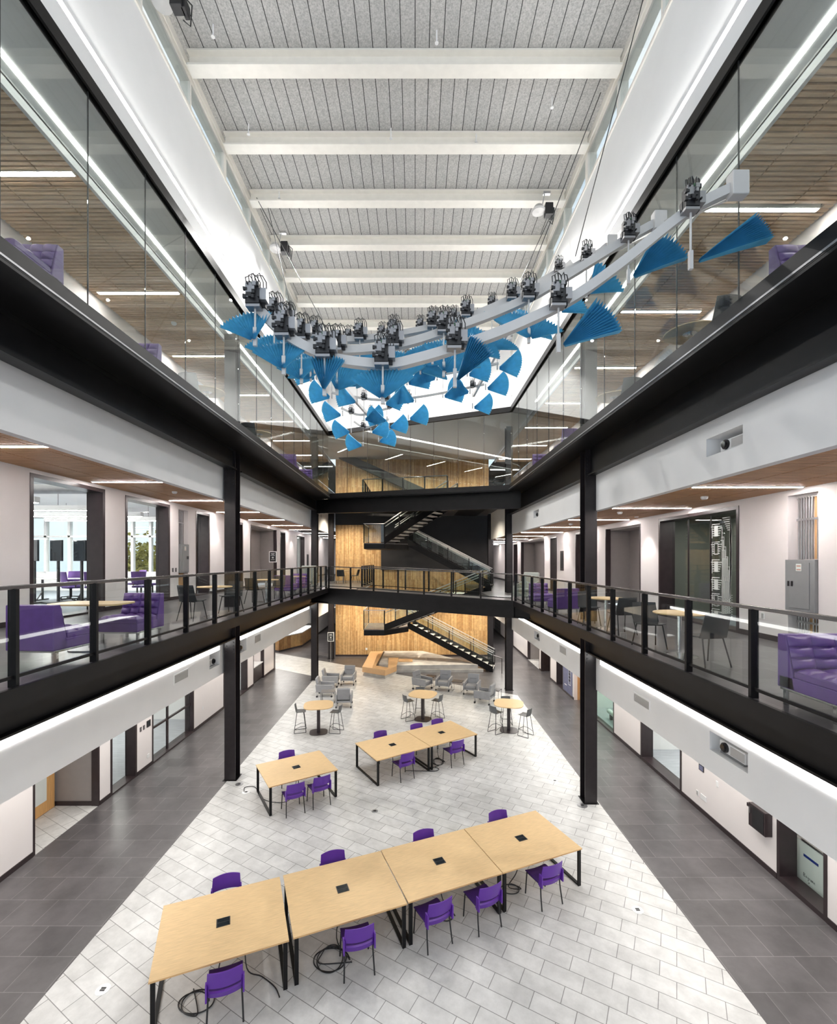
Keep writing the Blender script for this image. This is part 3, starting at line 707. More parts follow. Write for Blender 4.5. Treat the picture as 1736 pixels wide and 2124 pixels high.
def squircle(r, n=40, k=3.2):
    P = []
    for i in range(n):
        a = 2*PI*i/n; c, s_ = math.cos(a), math.sin(a)
        q = (abs(c)**k + abs(s_)**k)**(-1/k); P.append((r*q*c, r*q*s_))
    return P
def high_table(r=.54):
    t = thing('bar_table', '', 'table')
    MB().prism(squircle(r), 1.0, 1.03).build('tabletop', m_tabletop, t, bevel=.004)
    MB().box(-.06,-.06,.02,.06,.06,.985).box(-.22,-.22,.985,.22,.22,1.0).build('column', m_brown, t, bevel=.006)
    MB().prism(squircle(.33), .004, .02).build('base', m_brown, t, bevel=.004)
    return t

def bar_stool():
    t = thing('bar_stool', '', 'stool')
    def sh(u, v):
        x = (u-.5)*2
        if v < .55: y = .20-v/.55*.36; z = .76+.012*x*x; w = .2 - .03*(1-v/.55)
        else: k = (v-.55)/.45; y = -.16-.055*k**.8; z = .76+.02*math.sin(k*PI/2)+.24*k**1.2; w = .2-.02*k
        return (x*w, y+.045*x*x*(1 if v > .5 else 0), z)
    MB().grid(sh, 10, 16, (0,-.004,-.014)).build('seat_shell', m_stool, t, smooth=SM)
    for s in (-1, 1):
        MB().tube([(s*.13,.12,.745),(s*.2,.21,.02),(s*.2,.2,.011),(s*.2,-.21,.011),(s*.2,-.22,.02),(s*.13,-.12,.745)], .0105, 6).build('sled_leg', m_dark, t, smooth=SM)
    MB().tube([(-.178,.182,.24),(.178,.182,.24)], .0095, 6).build('foot_rest', m_dark, t)
    MB().tube([(-.187,-.196,.155),(-.19,.02,.24),(-.178,.182,.24)], .008, 6).tube([(.187,-.196,.155),(.19,.02,.24),(.178,.182,.24)], .008, 6).build('side_brace', m_dark, t)
    return t

def club_chair(mat=None, wheels=True):
    mat = mat or m_greyv
    t = thing('lounge_armchair', '', 'armchair')
    MB().box(-.27,-.28,.31,.27,.34,.45).build('seat_cushion', mat, t, bevel=.035, smooth=SM)
    rot = Matrix.Rotation(math.radians(-13), 3, 'X')
    b = MB().cbox((0,-.36,.62), (.56,.11,.52), Matrix.Rotation(math.radians(13), 3, 'X')).build('backrest', mat, t, bevel=.03, smooth=SM)
    MB().box(-.17,-.282,.665,.17,-.27,.672).build('seam', m_dark, b)
    for s in (-1, 1):
        MB().quadbox([(s*.275,-.40,.24),(s*.355,-.40,.24),(s*.355,.36,.24),(s*.275,.36,.24),(s*.275,-.44,.60),(s*.355,-.44,.60),(s*.355,.36,.57),(s*.275,.36,.57)]).build('armrest', mat, t, bevel=.015, smooth=SM)
    MB().box(-.275,-.38,.24,.275,.34,.31).build('seat_base', mat, t, bevel=.01)
    MB().box(-.34,.3,.1,-.3,.33,.24).box(.3,.3,.1,.34,.33,.24).box(-.34,-.38,.1,-.3,-.35,.24).box(.3,-.38,.1,.34,-.35,.24).build('frame', m_chrome, t)
    for sx in (-1, 1):
        for sy in (.315, -.365): MB().tube([(sx*.32-.025,sy,.045),(sx*.32+.025,sy,.045)], .045, 12).box(sx*.32-.01,sy-.01,.05,sx*.32+.01,sy+.01,.11).build('caster', m_dark, t)
    return t

def side_table(mat, legm, w=.5, d=.45, h=.5):
    t = thing('side_table', '', 'table')
    MB().box(-w/2,-d/2,h-.025,w/2,d/2,h).build('tabletop', mat, t, bevel=.003)
    for s in (-1, 1):
        x = s*(w/2-.02)
        MB().bar((x,-d/2+.02,.01),(x,d/2-.02,.01),.02).bar((x,-d/2+.02,.02),(x,-d/2+.02,h-.025),.02).bar((x,d/2-.02,.02),(x,d/2-.02,h-.025),.02).build('leg_frame', legm, t)
    return t

def cafe_chair():
    t = thing('cafe_chair', '', 'chair')
    def sh(u, v):
        x = (u-.5)*2
        if v < .5: k = v/.5; y = .21-.40*k; z = .45-.02*math.sin(k*PI)+.02*x*x; w = .20+.03*k
        else: k = (v-.5)/.5; y = -.19-.10*k; z = .45+.36*k**1.15; w = .23-.02*k
        return (x*w, y+(.06*x*x if v > .45 else 0), z)
    MB().grid(sh, 10, 16, (0,-.006,-.014)).build('seat_shell', m_shell, t, smooth=SM)
    for sx in (-1, 1):
        MB().tube([(sx*.17,.13,.435),(sx*.215,.215,.01)], .011, 6).build('leg', m_dark, t)
        MB().tube([(sx*.17,-.13,.435),(sx*.215,-.24,.01)], .011, 6).build('leg', m_dark, t)
    MB().bar((-.17,.13,.43),(.17,.13,.43),.014).bar((-.17,-.13,.43),(.17,-.13,.43),.014).build('seat_frame', m_dark, t)
    return t

def cafe_table(r=.40, h=.73):
    t = thing('round_table', '', 'table')
    MB().lathe([(.0,h-.025),(r-.01,h-.025),(r,h-.018),(r,h-.005),(r-.006,h),(0,h)], n=40).build('tabletop', m_tabletop, t, smooth=SM)
    MB().lathe([(.035,.02),(.035,h-.03),(.11,h-.025)], n=16).build('column', m_chrome, t, smooth=SM)
    MB().lathe([(.0,0),(.28,0),(.28,.008),(.05,.02),(0,.02)], n=36).build('base', m_chrome, t, smooth=SM)
    return t

def quilt(mb, fn, nu, nv, cu, cv, depth):
    """tufted panel; fn(u,v)->point, normal handled by fn(u,v,h)"""
    def g(u, v):
        a = abs(math.sin(PI*u*cu)); b = abs(math.sin(PI*v*cv)); return fn(u, v, depth*(min(a, 1)**.5)*(min(b, 1)**.5))
    return mb.grid(g, nu, nv)
def quilted_chair(w=.66, backh=.78):
    t = thing('quilted_lounge_chair', '', 'lounge chair')
    mb = MB().box(-w/2,-.36,.19,w/2,.36,.33); mb.build('seat_base', m_vinyl, t, bevel=.012)
    mb = MB().box(-w/2+.005,-.16,.33,w/2-.005,.36,.40)
    quilt(mb, lambda u, v, h: ((u-.5)*(w-.02), -.16+v*.52, .402+h), 32, 24, 4, 3, .045); mb.build('seat_cushion', m_vinyl, t, bevel=.008, smooth=SM)
    mb = MB().quadbox([(-w/2,-.38,.19),(w/2,-.38,.19),(w/2,-.14,.19),(-w/2,-.14,.19),(-w/2,-.38,backh),(w/2,-.38,backh),(w/2,-.27,backh),(-w/2,-.27,backh)])
    mb.build('backrest', m_vinyl, t, bevel=.012)
    mb = MB(); quilt(mb, lambda u, v, h: ((u-.5)*(w-.02), -.175-(v)*.09+h, .42+v*(backh-.43)), 32, 24, 4, 3, .05); mb.build('quilted_pad', m_vinyl, t, smooth=SM)
    MB().box(-w/2+.01,-.35,.165,w/2-.01,-.325,.19).box(-w/2+.01,.325,.165,w/2-.01,.35,.19).box(-w/2+.01,-.325,.165,-w/2+.035,.325,.19).box(w/2-.035,-.325,.165,w/2-.01,.325,.19).build('base_frame', m_chrome, t)
    for sx in (-1, 1):
        for y in (-.3, .3): MB().box(sx*(w/2-.035)-.018,y-.018,0,sx*(w/2-.035)+.018,y+.018,.165).build('leg', m_chrome, t)
    return t

R = math.radians
# ------------------------------------------------------------------ ground floor: tables
TB = conference_table(); tu = []
def ctab(x, y, a, label, g): return place(TB, tu, (x, y, 0), R(a), label, g)
ctab(-3.0, 7.09, 21.9, 'nearest left table of the long front row of four maple tables', 'front row of maple tables')
ctab(-1.25, 7.81, 22, 'second table from the left in the long front row of four maple tables', 'front row of maple tables')
ctab(.455, 8.525, 22.5, 'third table from the left in the long front row of four maple tables', 'front row of maple tables')
ctab(2.158, 9.232, 22.5, 'right-hand end table of the long front row of four maple tables', 'front row of maple tables')
ctab(-.695, 13.905, 32.3, 'left half of the pair of maple tables in the middle of the hall', 'middle pair of maple tables')
ctab(.866, 14.893, 32.3, 'right half of the pair of maple tables in the middle of the hall', 'middle pair of maple tables')
ctab(-3.25, 12.40, 31.5, 'single maple table standing alone beside the left column', 'single maple table')
# chairs
CC = stack_chair(); cu = []
def chair(px, py, a, label, g):      # px,py = middle between the rear legs
    a = R(a); place(CC, cu, (px - math.sin(a)*.26, py + math.cos(a)*.26, 0), a, label, g)
gf = 'purple chairs at the front row of tables'
chair(-2.60, 6.20, 21, 'purple chair nearest the camera, at the near side of the leftmost front table', gf)
chair(-.85, 6.92, 17, 'purple chair at the near side of the second front table beside coiled cables', gf)
chair(.41, 7.45, 28, 'purple chair at the near side of the third front table, left of two', gf)
chair(1.29, 7.80, 26, 'purple chair at the near side of the third front table, right of two', gf)
chair(2.52, 8.34, 23, 'purple chair at the near side of the rightmost front table', gf)
def chair_b(px, py, a, label, g):    # px,py = top of the back
    a = R(a); place(CC, cu, (px - math.sin(a)*.3, py + math.cos(a)*.3, 0), a, label, g)
chair_b(-3.34, 8.03, 200, 'purple chair at the far side of the leftmost front table, only its back showing', gf)
chair_b(-1.58, 8.67, 200, 'purple chair at the far side of the second front table, only its back showing', gf)
chair_b(.16, 9.35, 200, 'purple chair at the far side of the third front table, only its back showing', gf)
chair_b(1.82, 10.07, 200, 'purple chair at the far side of the rightmost front table, only its back showing', gf)
gm = 'purple chairs at the middle pair of tables'
chair(-.22, 13.13, 34, 'purple chair at the near side of the middle pair of tables, left one', gm)
chair(1.32, 14.04, 30, 'purple chair at the near side of the paired tables, right one with cables behind', gm)
chair_b(-1.15, 14.78, 207, 'purple chair at the far side of the middle pair of tables, left of three', gm)
chair_b(.03, 15.43, 205, 'purple chair at the far side of the middle pair of tables, middle of three', gm)
chair_b(.76, 15.89, 205, 'purple chair at the far side of the middle pair of tables, right of three', gm)
gs = 'purple chairs at the single table'
chair(-2.99, 11.34, 30, 'purple chair at the near side of the single table, left of two', gs)
chair(-2.41, 11.72, 32, 'purple chair at the near side of the single table, right of two', gs)
chair_b(-3.76, 13.25, 207, 'purple chair at the far side of the single table by the left column', gs)
# bar tables and stools
HT = high_table(); hu = []; BS = bar_stool(); bu = []
place(HT, hu, (-3.59,16.85,0), R(10), 'tall maple bar table on the left with two grey stools', 'tall bar tables')
place(HT, hu, (.31,18.23,0), R(-20), 'tall maple bar table in the middle behind the pair of tables', 'tall bar tables')
place(HT, hu, (3.52,17.04,0), R(-15), 'tall maple bar table on the right beside the dark walkway', 'tall bar tables')
gb = 'grey bar stools'
for x, y, a, l in ((-4.29,16.95,-78,'grey bar stool on the left side of the left bar table'),(-2.94,16.9,80,'grey bar stool on the right side of the left bar table'),
    (-.28,18.2,-60,'grey bar stool on the left side of the middle bar table'),(.90,18.25,60,'grey bar stool on the right side of the middle bar table'),(.21,19.05,180,'grey bar stool behind the middle bar table, seat under its top'),
    (3.0,16.85,-55,'grey bar stool on the left side of the right bar table'),(4.03,16.55,48,'grey bar stool on the right side of the right bar table'),(3.57,17.75,180,'grey bar stool behind the right bar table, seat under its top')):
    place(BS, bu, (x,y,0), R(a), l, gb)
# lounge
LC = club_chair(); lu = []; gl_ = 'grey lounge armchairs on casters'
for x, y, a, l in ((-4.25,23.05,-88,'grey armchair in the left lounge group facing right, farther of two in line'),(-3.45,23.45,178,'grey armchair in the left lounge group facing the camera'),
    (-4.22,21.45,-88,'grey armchair in the left lounge group facing right behind the small grey table'),(-3.12,19.95,4,'grey armchair in the left lounge group with its back to the camera'),
    (.38,22.5,-125,'grey armchair at the left end of the right lounge group facing right'),(1.42,22.45,163,'grey armchair in the right lounge group facing the camera, left of two'),
    (2.72,21.75,160,'grey armchair in the right lounge group facing the camera, right of two'),(3.1,20.4,60,'grey armchair at the right end of the right lounge group, side to camera')):
    place(LC, lu, (x,y,0), R(a), l, gl_)
def stab(x, y, a, l, mat, legm, w=.5, d=.45): 
    t = side_table(mat, legm, w, d); t.location = (x,y,0); t.rotation_euler = (0,0,R(a)); t['label'] = l; t['group'] = 'lounge side tables'
stab(.78,23.1,-20,'dark square side table between the two left armchairs of the right lounge group', m_brown, m_chrome)
stab(2.07,22.15,-20,'dark square side table between the two middle armchairs of the right lounge group', m_brown, m_chrome)
stab(3.66,20.75,-30,'side table frame at the right end behind the right lounge group', m_brown, m_chrome)
stab(-3.92,20.45,4,'small grey side table in front of an armchair in the left lounge group', m_steel, m_dark, .62, .5)

# timber bench on a concrete plinth
bn = thing('seating_plinth', 'cast concrete plinth with an angular oak bench against the wooden wall', 'bench', (-1.5,25.6,0))
MB().prism([(-2.85,25.3),(-1.62,24.5),(-1.12,25.45),(-1.05,25.75),(2.9,25.85),(3.9,25.9),(1.2,29.9),(-2.2,29.9),(-2.85,29.4)], 0, .17).build('plinth_foot', m_concrete, bn, world=True)
MB().prism([(-1.15,25.8),(2.7,25.95),(3.6,25.95),(1.6,28.6),(.5,29.9),(-2.1,29.9),(-2.1,26.0)], .17, .42).build('plinth_top', m_concrete, bn, world=True, bevel=.01)
for nm, poly in (('bench_arm',[(-2.95,25.25),(-2.2,25.55),(-2.05,29.5),(-2.9,29.5)]),('bench_front',[(-2.95,25.25),(-1.62,24.42),(-1.50,25.05),(-2.2,25.55)]),
                 ('bench_side',[(-1.62,24.42),(-1.05,25.4),(-1.0,27.6),(-1.62,27.6),(-1.5,25.05)]),('bench_end',[(-.98,26.6),(-.15,26.6),(-.15,27.25),(-.98,27.25)])):
    MB().prism(poly, .17, .47).build(nm, m_oak, bn, world=True, bevel=.008)
MB().prism([(-2.2,25.6),(-2.12,25.6),(-2.0,29.5),(-2.06,29.5)], .42, .472).build('shadow_gap', m_dark, bn, world=True)

# reception desk
dk = thing('reception_desk', 'angled wooden reception desk with a white counter in the left lobby', 'desk', (-8.8,33.5,0))
L0 = [(-10.6,32.2),(-9.5,31.6),(-8.4,33.7),(-8.35,37.2),(-9.0,37.2),(-9.05,33.9),(-9.8,32.5),(-10.6,32.9)]
MB().prism(L0, .1, 1.0).build('front_panel', m_wood_y, dk, world=True)
MB().prism([(x+.03, y-.05) for x, y in L0], 1.0, 1.06).build('counter', m_white, dk, world=True)
MB().prism(L0, 0, .1).build('plinth', m_brown, dk, world=True)
mo = thing('desk_monitor','small black monitor on the reception desk counter','monitor',(-9.15,34.2,1.06))
MB().cbox((0,0,.24),(.04,.42,.28)).build('screen', m_screen, mo); MB().box(-.08,-.1,0,.08,.1,.012).box(-.015,-.02,.01,.015,.02,.12).build('stand', m_dark, mo)

# sign stands
def sign_stand(x, y, z, label):
    t = thing('sign_stand', label, 'sign', (x,y,z))
    MB().lathe([(0,0),(.2,0),(.2,.012),(.02,.02),(.015,.02),(.015,1.25)], n=24).build('pole', m_chrome, t, smooth=SM)
    f = MB().box(-.2,-.02,1.25,.2,.02,1.83).build('frame', m_sky_frame, t)
    MB().box(-.16,-.026,1.29,.16,-.02,1.79).build('poster', m_dark, f)
    s = MB(); 
    for i, (w, zz) in enumerate(((.2,1.7),(.14,1.66),(.22,1.6),(.1,1.52),(.1,1.49),(.1,1.46),(.18,1.38))): s.box(-w/2,-.03,zz,w/2,-.026,zz+.018)
    s.build('poster_lettering', m_sky_frame, f)
sign_stand(-5.35, 28.75, 0, 'white-framed dark notice on a pole beside the wooden wall downstairs')
sign_stand(-7.5, 23.9, ZL2, 'white-framed dark notice on a pole in the left second-floor gallery')
# ------------------------------------------------------------------ gallery furniture
CF = cafe_chair(); fu = []; CT = cafe_table(); ctu = []; QC = quilted_chair(); qu = []
def cafe(x, y, z, a, label, g): place(CF, fu, (x,y,z), R(a), label, g)
def ctable(x, y, z, label): place(CT, ctu, (x,y,z), 0, label, 'round cafe tables')
def quilted(x, y, z, a, label, g): place(QC, qu, (x,y,z), R(a), label, g)
ql = 'purple quilted chairs of the left second-floor gallery'
quilted(-4.93, 6.2, ZL2, -4, 'purple quilted lounge chair in left gallery with its back to camera, nearest', ql)
quilted(-4.82, 7.72, ZL2, 178, 'purple quilted lounge chair in left gallery facing the camera across the low table', ql)
quilted(-5.05, 17.7, ZL2, -3, 'purple quilted chair far along the left gallery with its back to the camera', ql)
quilted(-4.98, 19.4, ZL2, 182, 'purple quilted chair far along the left gallery facing the camera', ql)
t = thing('rectangular_table', 'maple rectangular table between the two near purple chairs in left gallery', 'table', (-4.95,6.95,ZL2))
MB().prism([(x*.95, y*.55) for x, y in squircle(.56, 40, 6)], .685, .71).build('tabletop', m_tabletop, t, bevel=.003)
MB().lathe([(.05,.02),(.05,.68)], n=16).build('column', m_chrome, t, smooth=SM); MB().prism(squircle(.27), 0, .02).build('base', m_steel, t)
t = thing('rectangular_table', 'small maple table between the two far purple chairs in left gallery', 'table', (-4.95,18.55,ZL2))
MB().prism([(x*.9, y*.5) for x, y in squircle(.5, 40, 6)], .685, .71).build('tabletop', m_tabletop, t)
MB().lathe([(.05,.02),(.05,.68)], n=16).build('column', m_chrome, t, smooth=SM); MB().prism(squircle(.25), 0, .02).build('base', m_steel, t)
gc = 'charcoal cafe chairs'
ctable(-4.84, 10.95, ZL2, 'round maple cafe table in the left second-floor gallery before the near column')
cafe(-5.02, 10.22, ZL2, -14, 'charcoal chair on the near side of the left gallery round table before the near column', gc)
cafe(-4.72, 11.62, ZL2, 170, 'charcoal chair on the far side of the left gallery round table before the near column', gc)
ctable(-4.88, 14.85, ZL2, 'round maple cafe table in the left gallery just beyond the near column')
cafe(-5.02, 14.18, ZL2, -12, 'charcoal chair on the near side of the round table just beyond the left near column', gc)
cafe(-4.75, 15.55, ZL2, 168, 'charcoal chair on the far side of the round table just beyond the left near column', gc)
ctable(-4.3, 27.1, ZL2, 'round maple table at the foot of the wooden wall on the second floor')
cafe(-5.0, 27.1, ZL2, -88, 'charcoal chair left of the round table by the second-floor wooden wall', gc)
cafe(-4.3, 26.35, ZL2, -5, 'charcoal chair with its back to the camera by the second-floor wooden wall', gc)
cafe(-3.58, 27.0, ZL2, 80, 'charcoal chair right of the round table by the second-floor wooden wall', gc)
ctable(4.42, 7.58, ZR2, 'nearest round maple cafe table in the right second-floor gallery')
cafe(4.44, 6.92, ZR2, 8, 'charcoal chair on the near side of the nearest right gallery table, back to the camera', gc)
cafe(4.28, 8.28, ZR2, 176, 'charcoal chair on the far side of the nearest right gallery table', gc)
ctable(4.42, 10.5, ZR2, 'round maple cafe table in the right gallery next to the near column')
cafe(4.46, 9.8, ZR2, 8, 'charcoal chair on the near side of the right gallery table next to the column', gc)
cafe(4.28, 11.15, ZR2, 176, 'charcoal chair on the far side of the right gallery table next to the column', gc)
qr = 'purple quilted chairs of the right second-floor gallery'
quilted(4.4, 13.5, ZR2, 6, 'purple quilted chair in the right second-floor gallery with its back to the camera', qr)
quilted(4.42, 15.9, ZR2, 182, 'purple quilted chair in the right second-floor gallery facing the camera', qr)
sofa = quilted_chair(1.05); sofa.location = (4.6,4.72,ZR2); sofa.rotation_euler = (0,0,PI)
tag(sofa, 'wide purple quilted lounge chair at the right edge of the photo in the second-floor gallery', 'lounge chair')
def high_chair(mat, mat2, x, y, z, a, label):
    t = thing('high_back_chair', label, 'armchair', (x,y,z), R(a))
    MB().box(-.32,-.3,.34,.32,.34,.46).build('seat_cushion', mat, t, bevel=.04, smooth=SM)
    MB().box(-.34,-.34,.14,.34,.34,.34).build('seat_base', mat2, t, bevel=.02)
    MB().cbox((0,-.36,.72),(.72,.14,.78),Matrix.Rotation(R(10),3,'X')).build('backrest', mat, t, bevel=.05, smooth=SM)
    for s in (-1,1): MB().quadbox([(s*.33,-.36,.2),(s*.40,-.36,.2),(s*.40,.3,.2),(s*.33,.3,.2),(s*.33,-.4,.78),(s*.40,-.4,.78),(s*.40,.26,.56),(s*.33,.26,.56)]).build('armrest', mat, t, bevel=.02, smooth=SM)
    for sx in (-1,1):
        for sy in (-1,1): MB().tube([(sx*.28,sy*.28,.14),(sx*.3,sy*.3,0)], .018, 8).build('leg', m_chrome, t)
high_chair(m_sage, m_pattern, -4.98, 20.75, ZL2, 176, 'sage high-back armchair with patterned base at the far end of the left gallery')
high_chair(m_sage, m_sage, 4.45, 18.3, ZR2, 130, 'sage high-back armchair near the bridge end of the right gallery')
# third floor
q3 = 'purple quilted chairs of the third floor'
quilted(-5.0, 5.65, ZL3, 180, 'purple quilted chair behind the left third-floor glass, nearest the camera', q3)
quilted(-5.2, 8.35, ZL3, 182, 'purple quilted chair behind the left third-floor glass, second from the camera', q3)
s3 = quilted_chair(1.05); s3.location = (4.95,5.3,ZR3); s3.rotation_euler = (0,0,PI)
tag(s3, 'wide purple quilted chair behind the right third-floor glass at the edge of the photo', 'lounge chair')
quilted(4.65, 13.7, ZR3, 5, 'purple quilted chair behind the right third-floor glass, nearer of two beside the far glass panes', q3)
quilted(4.65, 16.3, ZR3, 182, 'purple quilted chair behind the right third-floor glass, farther of two beside the far glass panes', q3)
quilted(-5.0, 18.0, ZL3, 4, 'purple quilted chair far behind the left third-floor glass, nearer of two', q3)
quilted(-5.0, 20.3, ZL3, 182, 'purple quilted chair far behind the left third-floor glass, farther of two', q3)
ctable(4.62, 7.62, ZR3, 'round table behind the right third-floor glass beside the purple chair')
cafe(4.66, 6.95, ZR3, 4, 'charcoal chair behind the right third-floor glass at the nearest round table', gc)
ctable(4.66, 10.6, ZR3, 'round table behind the right third-floor glass, second from the camera')
cafe(4.66, 9.95, ZR3, 4, 'charcoal chair behind the right third-floor glass at the second round table', gc)
ctable(-5.02, 10.95, ZL3, 'round table behind the left third-floor glass, nearest the camera')
cafe(-5.05, 10.3, ZL3, -4, 'charcoal chair behind the left third-floor glass at the nearest round table', gc)
ctable(-5.02, 14.6, ZL3, 'round table behind the left third-floor glass, farther along')
cafe(-5.05, 13.95, ZL3, -4, 'charcoal chair behind the left third-floor glass at the farther round table', gc)

# ------------------------------------------------------------------ classroom behind the left second-floor windows
struct('floor_classroom', MB().box(-17.6, 9.0, ZL2-.15, -8.72, 20.2, ZL2+.012), m_carpet)
struct('ceiling_classroom', MB().box(-17.6, 9.0, 8.72, -8.46, 20.2, 8.8), m_white)
struct('wall_classroom', MB().box(-17.7, 9.0, ZL2, -17.6, 20.2, 8.8).box(-17.6, 8.9, ZL2, -8.46, 9.0, 8.8).box(-17.6,20.1,ZL2,-8.46,20.25,5.85).box(-17.6,20.1,8.35,-8.46,20.25,8.8).box(-10.9,20.1,5.85,-8.46,20.25,8.35), m_white)
win_n += 1
wf = MB()
for x in (-17.5,-16.4,-15.35,-14.3,-13.2,-12.55,-11.75,-10.95): wf.box(x-.05,20.08,5.85,x+.05,20.26,8.35)
for z in (5.85,7.45,8.3): wf.box(-17.6,20.08,z-.04,-10.9,20.26,z+.04)
wf = struct('window_%d' % win_n, wf, m_sky_frame); MB().box(-17.6,20.16,5.85,-10.9,20.17,8.35).build('pane', m_glass, wf)
for i, (x, y, l) in enumerate(((-13.5,12.6,6),(-13.5,14.6,6),(-12.5,16.6,5),(-12.5,18.4,5))):
    t = thing('pendant_light', 'white linear pendant light in the classroom behind the left windows, %s row' % ORD[i], 'pendant light', (x,y,8.0), 0, 'classroom pendant lights')
    MB().box(-l/2,-.09,0,l/2,.09,.16).build('housing', m_white, t); MB().box(-l/2+.02,-.06,-.008,l/2-.02,.06,0).build('diffuser', m_ledw, t)
    MB().tube([(-l/3,0,.16),(-l/3,0,.72)],.006,5).tube([(l/3,0,.16),(l/3,0,.72)],.006,5).build('cable', m_dark, t)
dct = MB()
for y in (13.4, 16.0): dct.tube([(-16.5,y,8.5),(-9.2,y,8.5)], .14, 12)
o = mesh_thing(dct.__class__().tube([(-16.5,13.4,8.5),(-9.2,13.4,8.5)], .14, 12)).build('ceiling_duct', m_steel, smooth=SM); tag(o, 'grey round duct below the classroom ceiling behind the left windows', 'duct')
def swivel():
    t = thing('swivel_chair', '', 'office chair')
    MB().box(-.24,-.22,.42,.24,.24,.49).build('seat', m_purplef, t, bevel=.03, smooth=SM)
    MB().grid(lambda u, v: ((u-.5)*.46, -.24-.07*v+.05*(2*u-1)**2, .55+.42*v), 8, 6, (0,-.03,0)).build('backrest', m_vinyl, t, bevel=.006, smooth=SM)
    MB().tube([(0,-.05,.06),(0,-.05,.42)], .03, 10).build('column', m_dark, t)
    b = MB()
    for k in range(5):
        a = 2*PI*k/5; b.bar((0,-.05,.09),(.29*math.cos(a),-.05+.29*math.sin(a),.07),.04,.03); b.tube([(.29*math.cos(a)-.02,-.05+.29*math.sin(a),.03),(.29*math.cos(a)+.02,-.05+.29*math.sin(a),.03)],.03,8)
    b.build('star_base', m_dark, t)
    for s in (-1,1): MB().box(s*.26-.02,-.15,.62,s*.26+.02,.12,.65).box(s*.26-.012,-.03,.45,s*.26+.012,.0,.62).build('armrest', m_dark, t)
    return t
SW = swivel(); su = []
for x, y, a, l in ((-11.35,15.0,-30,'in front of the screens, nearest the left window'),(-10.75,15.2,20,'beside the white table, second from the left window edge'),(-12.1,15.9,70,'farther left by the white table'),(-10.6,17.2,150,'behind the white table in the first window'),
        (-9.35,15.5,10,'nearest in the second window'),(-9.85,16.9,120,'left in the second window'),(-9.15,17.6,-120,'right in the second window'),(-10.2,18.6,200,'by the glazed doors in the second window')):
    place(SW, su, (x,y,ZL2+.012), R(a), 'purple swivel chair in the classroom, ' + l, 'classroom swivel chairs')
def white_table(x, y, a, label):
    t = thing('classroom_table', label, 'table', (x,y,ZL2+.012), R(a), 'classroom tables')
    MB().box(-.75,-.35,.71,.75,.35,.735).build('tabletop', m_board, t)
    for s in (-1,1): MB().bar((s*.6,0,.05),(s*.6,0,.71),.05).bar((s*.6,-.32,.03),(s*.6,.32,.03),.04).bar((s*.6,0,.3),(s*.6,-.3,.05),.03).build('leg', m_dark, t)
white_table(-11.9,15.3,10,'white classroom table with dark splayed legs in the first window')
white_table(-11.2,16.6,-5,'white classroom table behind the swivel chairs in the first window')
white_table(-9.6,17.4,0,'white classroom table seen through the second window')
for i, x in enumerate((-11.9,-11.25,-10.6,-9.98)):
    t = thing('display_screen', 'black display on a stand in the classroom, %s from the left' % ORD[i], 'monitor', (x,14.1+.12*i,ZL2+.012), R(-22), 'classroom displays')
    MB().box(-.29,-.03,1.32,.29,.03,1.98).build('screen', m_screen, t, bevel=.01); MB().bar((0,.05,.05),(0,.05,1.6),.08,.05).build('pole', m_dark, t); MB().box(-.25,-.3,0,.25,.3,.05).build('base', m_dark, t)
tr_ = thing('tree', 'yellowing tree outside the classroom glass doors', 'tree', (-15.0,25.2,0))
MB().tube([(0,0,0),(.05,.02,3),(0,0,6)],[.16,.12,.05],8).build('trunk', m_brown, tr_)
lf = MB()
for i in range(900):
    p = Vector((RND.gauss(0,.75),RND.gauss(0,.75),RND.gauss(6.0,.75))); lf.cbox(p,(.2,.2,.004),Matrix.Rotation(RND.random()*6,3,(RND.random(),RND.random(),.3)))
lf.build('foliage', m_leaf, tr_)

# ------------------------------------------------------------------ things on the walls
def vent(x, s, y, z, w, h, label):
    t = thing('air_vent', label, 'vent', (x, y, z), 0, 'bulkhead air vents')
    MB().box(-s*.012,-w/2-.03,-.03,s*.001,w/2+.03,0).box(-s*.012,-w/2-.03,h,s*.001,w/2+.03,h+.03).box(-s*.012,-w/2-.03,0,s*.001,-w/2,h).box(-s*.012,w/2,0,s*.001,w/2+.03,h).build('frame', m_white, t)
    g = MB(); n = int(h/.022)
    for i in range(n): g.box(-s*.008,-w/2,i*h/n,0,w/2,i*h/n+h/n*.7)
    g.build('louvre', m_vent, t)
vent(XBL-.0, -1, 10.85, 3.53, .62, .18, 'white framed grey vent in the left bulkhead before the near column')
vent(XBL-.0, -1, 16.1, 3.5, .6, .24, 'grey vent in the left bulkhead beyond the near column')
vent(XBR, 1, 9.5, 3.36, .62, .16, 'white framed grey vent in the right bulkhead before the near column')
vent(XBR, 1, 14.55, 3.4, .62, .22, 'white framed grey vent in the right bulkhead beyond the near column')
vent(XBL, -1, 26.2, 8.95, .35, .18, 'small dark vent high on the left bulkhead past the far column, first')
vent(XBL, -1, 26.9, 8.95, .35, .18, 'small dark vent high on the left bulkhead past the far column, second')
def projector(x, y, z, s, label):
    t = thing('projector', label, 'projector', (x, y, z))
    MB().box(0,-.28,.03,s*.3,.28,.2).build('body', m_white, t, bevel=.012)
    MB().box(0,-.26,.0,s*.28,.26,.03).build('foot_plate', m_steel, t)
    MB().tube([(s*.03,.14,.12),(-s*.03,.14,.12)],.075,20).build('lens_ring', m_dark, t, smooth=SM)
    MB().tube([(-s*.02,.14,.12),(-s*.055,.14,.12)],[.06,.05],20).build('lens', m_lens, t, smooth=SM)
    MB().box(-.004*s,-.27,.05,.0,.03,.18).build('grille', m_vent, t)
projector(XBR+.1, 6.94, 3.352, 1, 'white projector in the ground-floor niche of the right bulkhead, nearer')
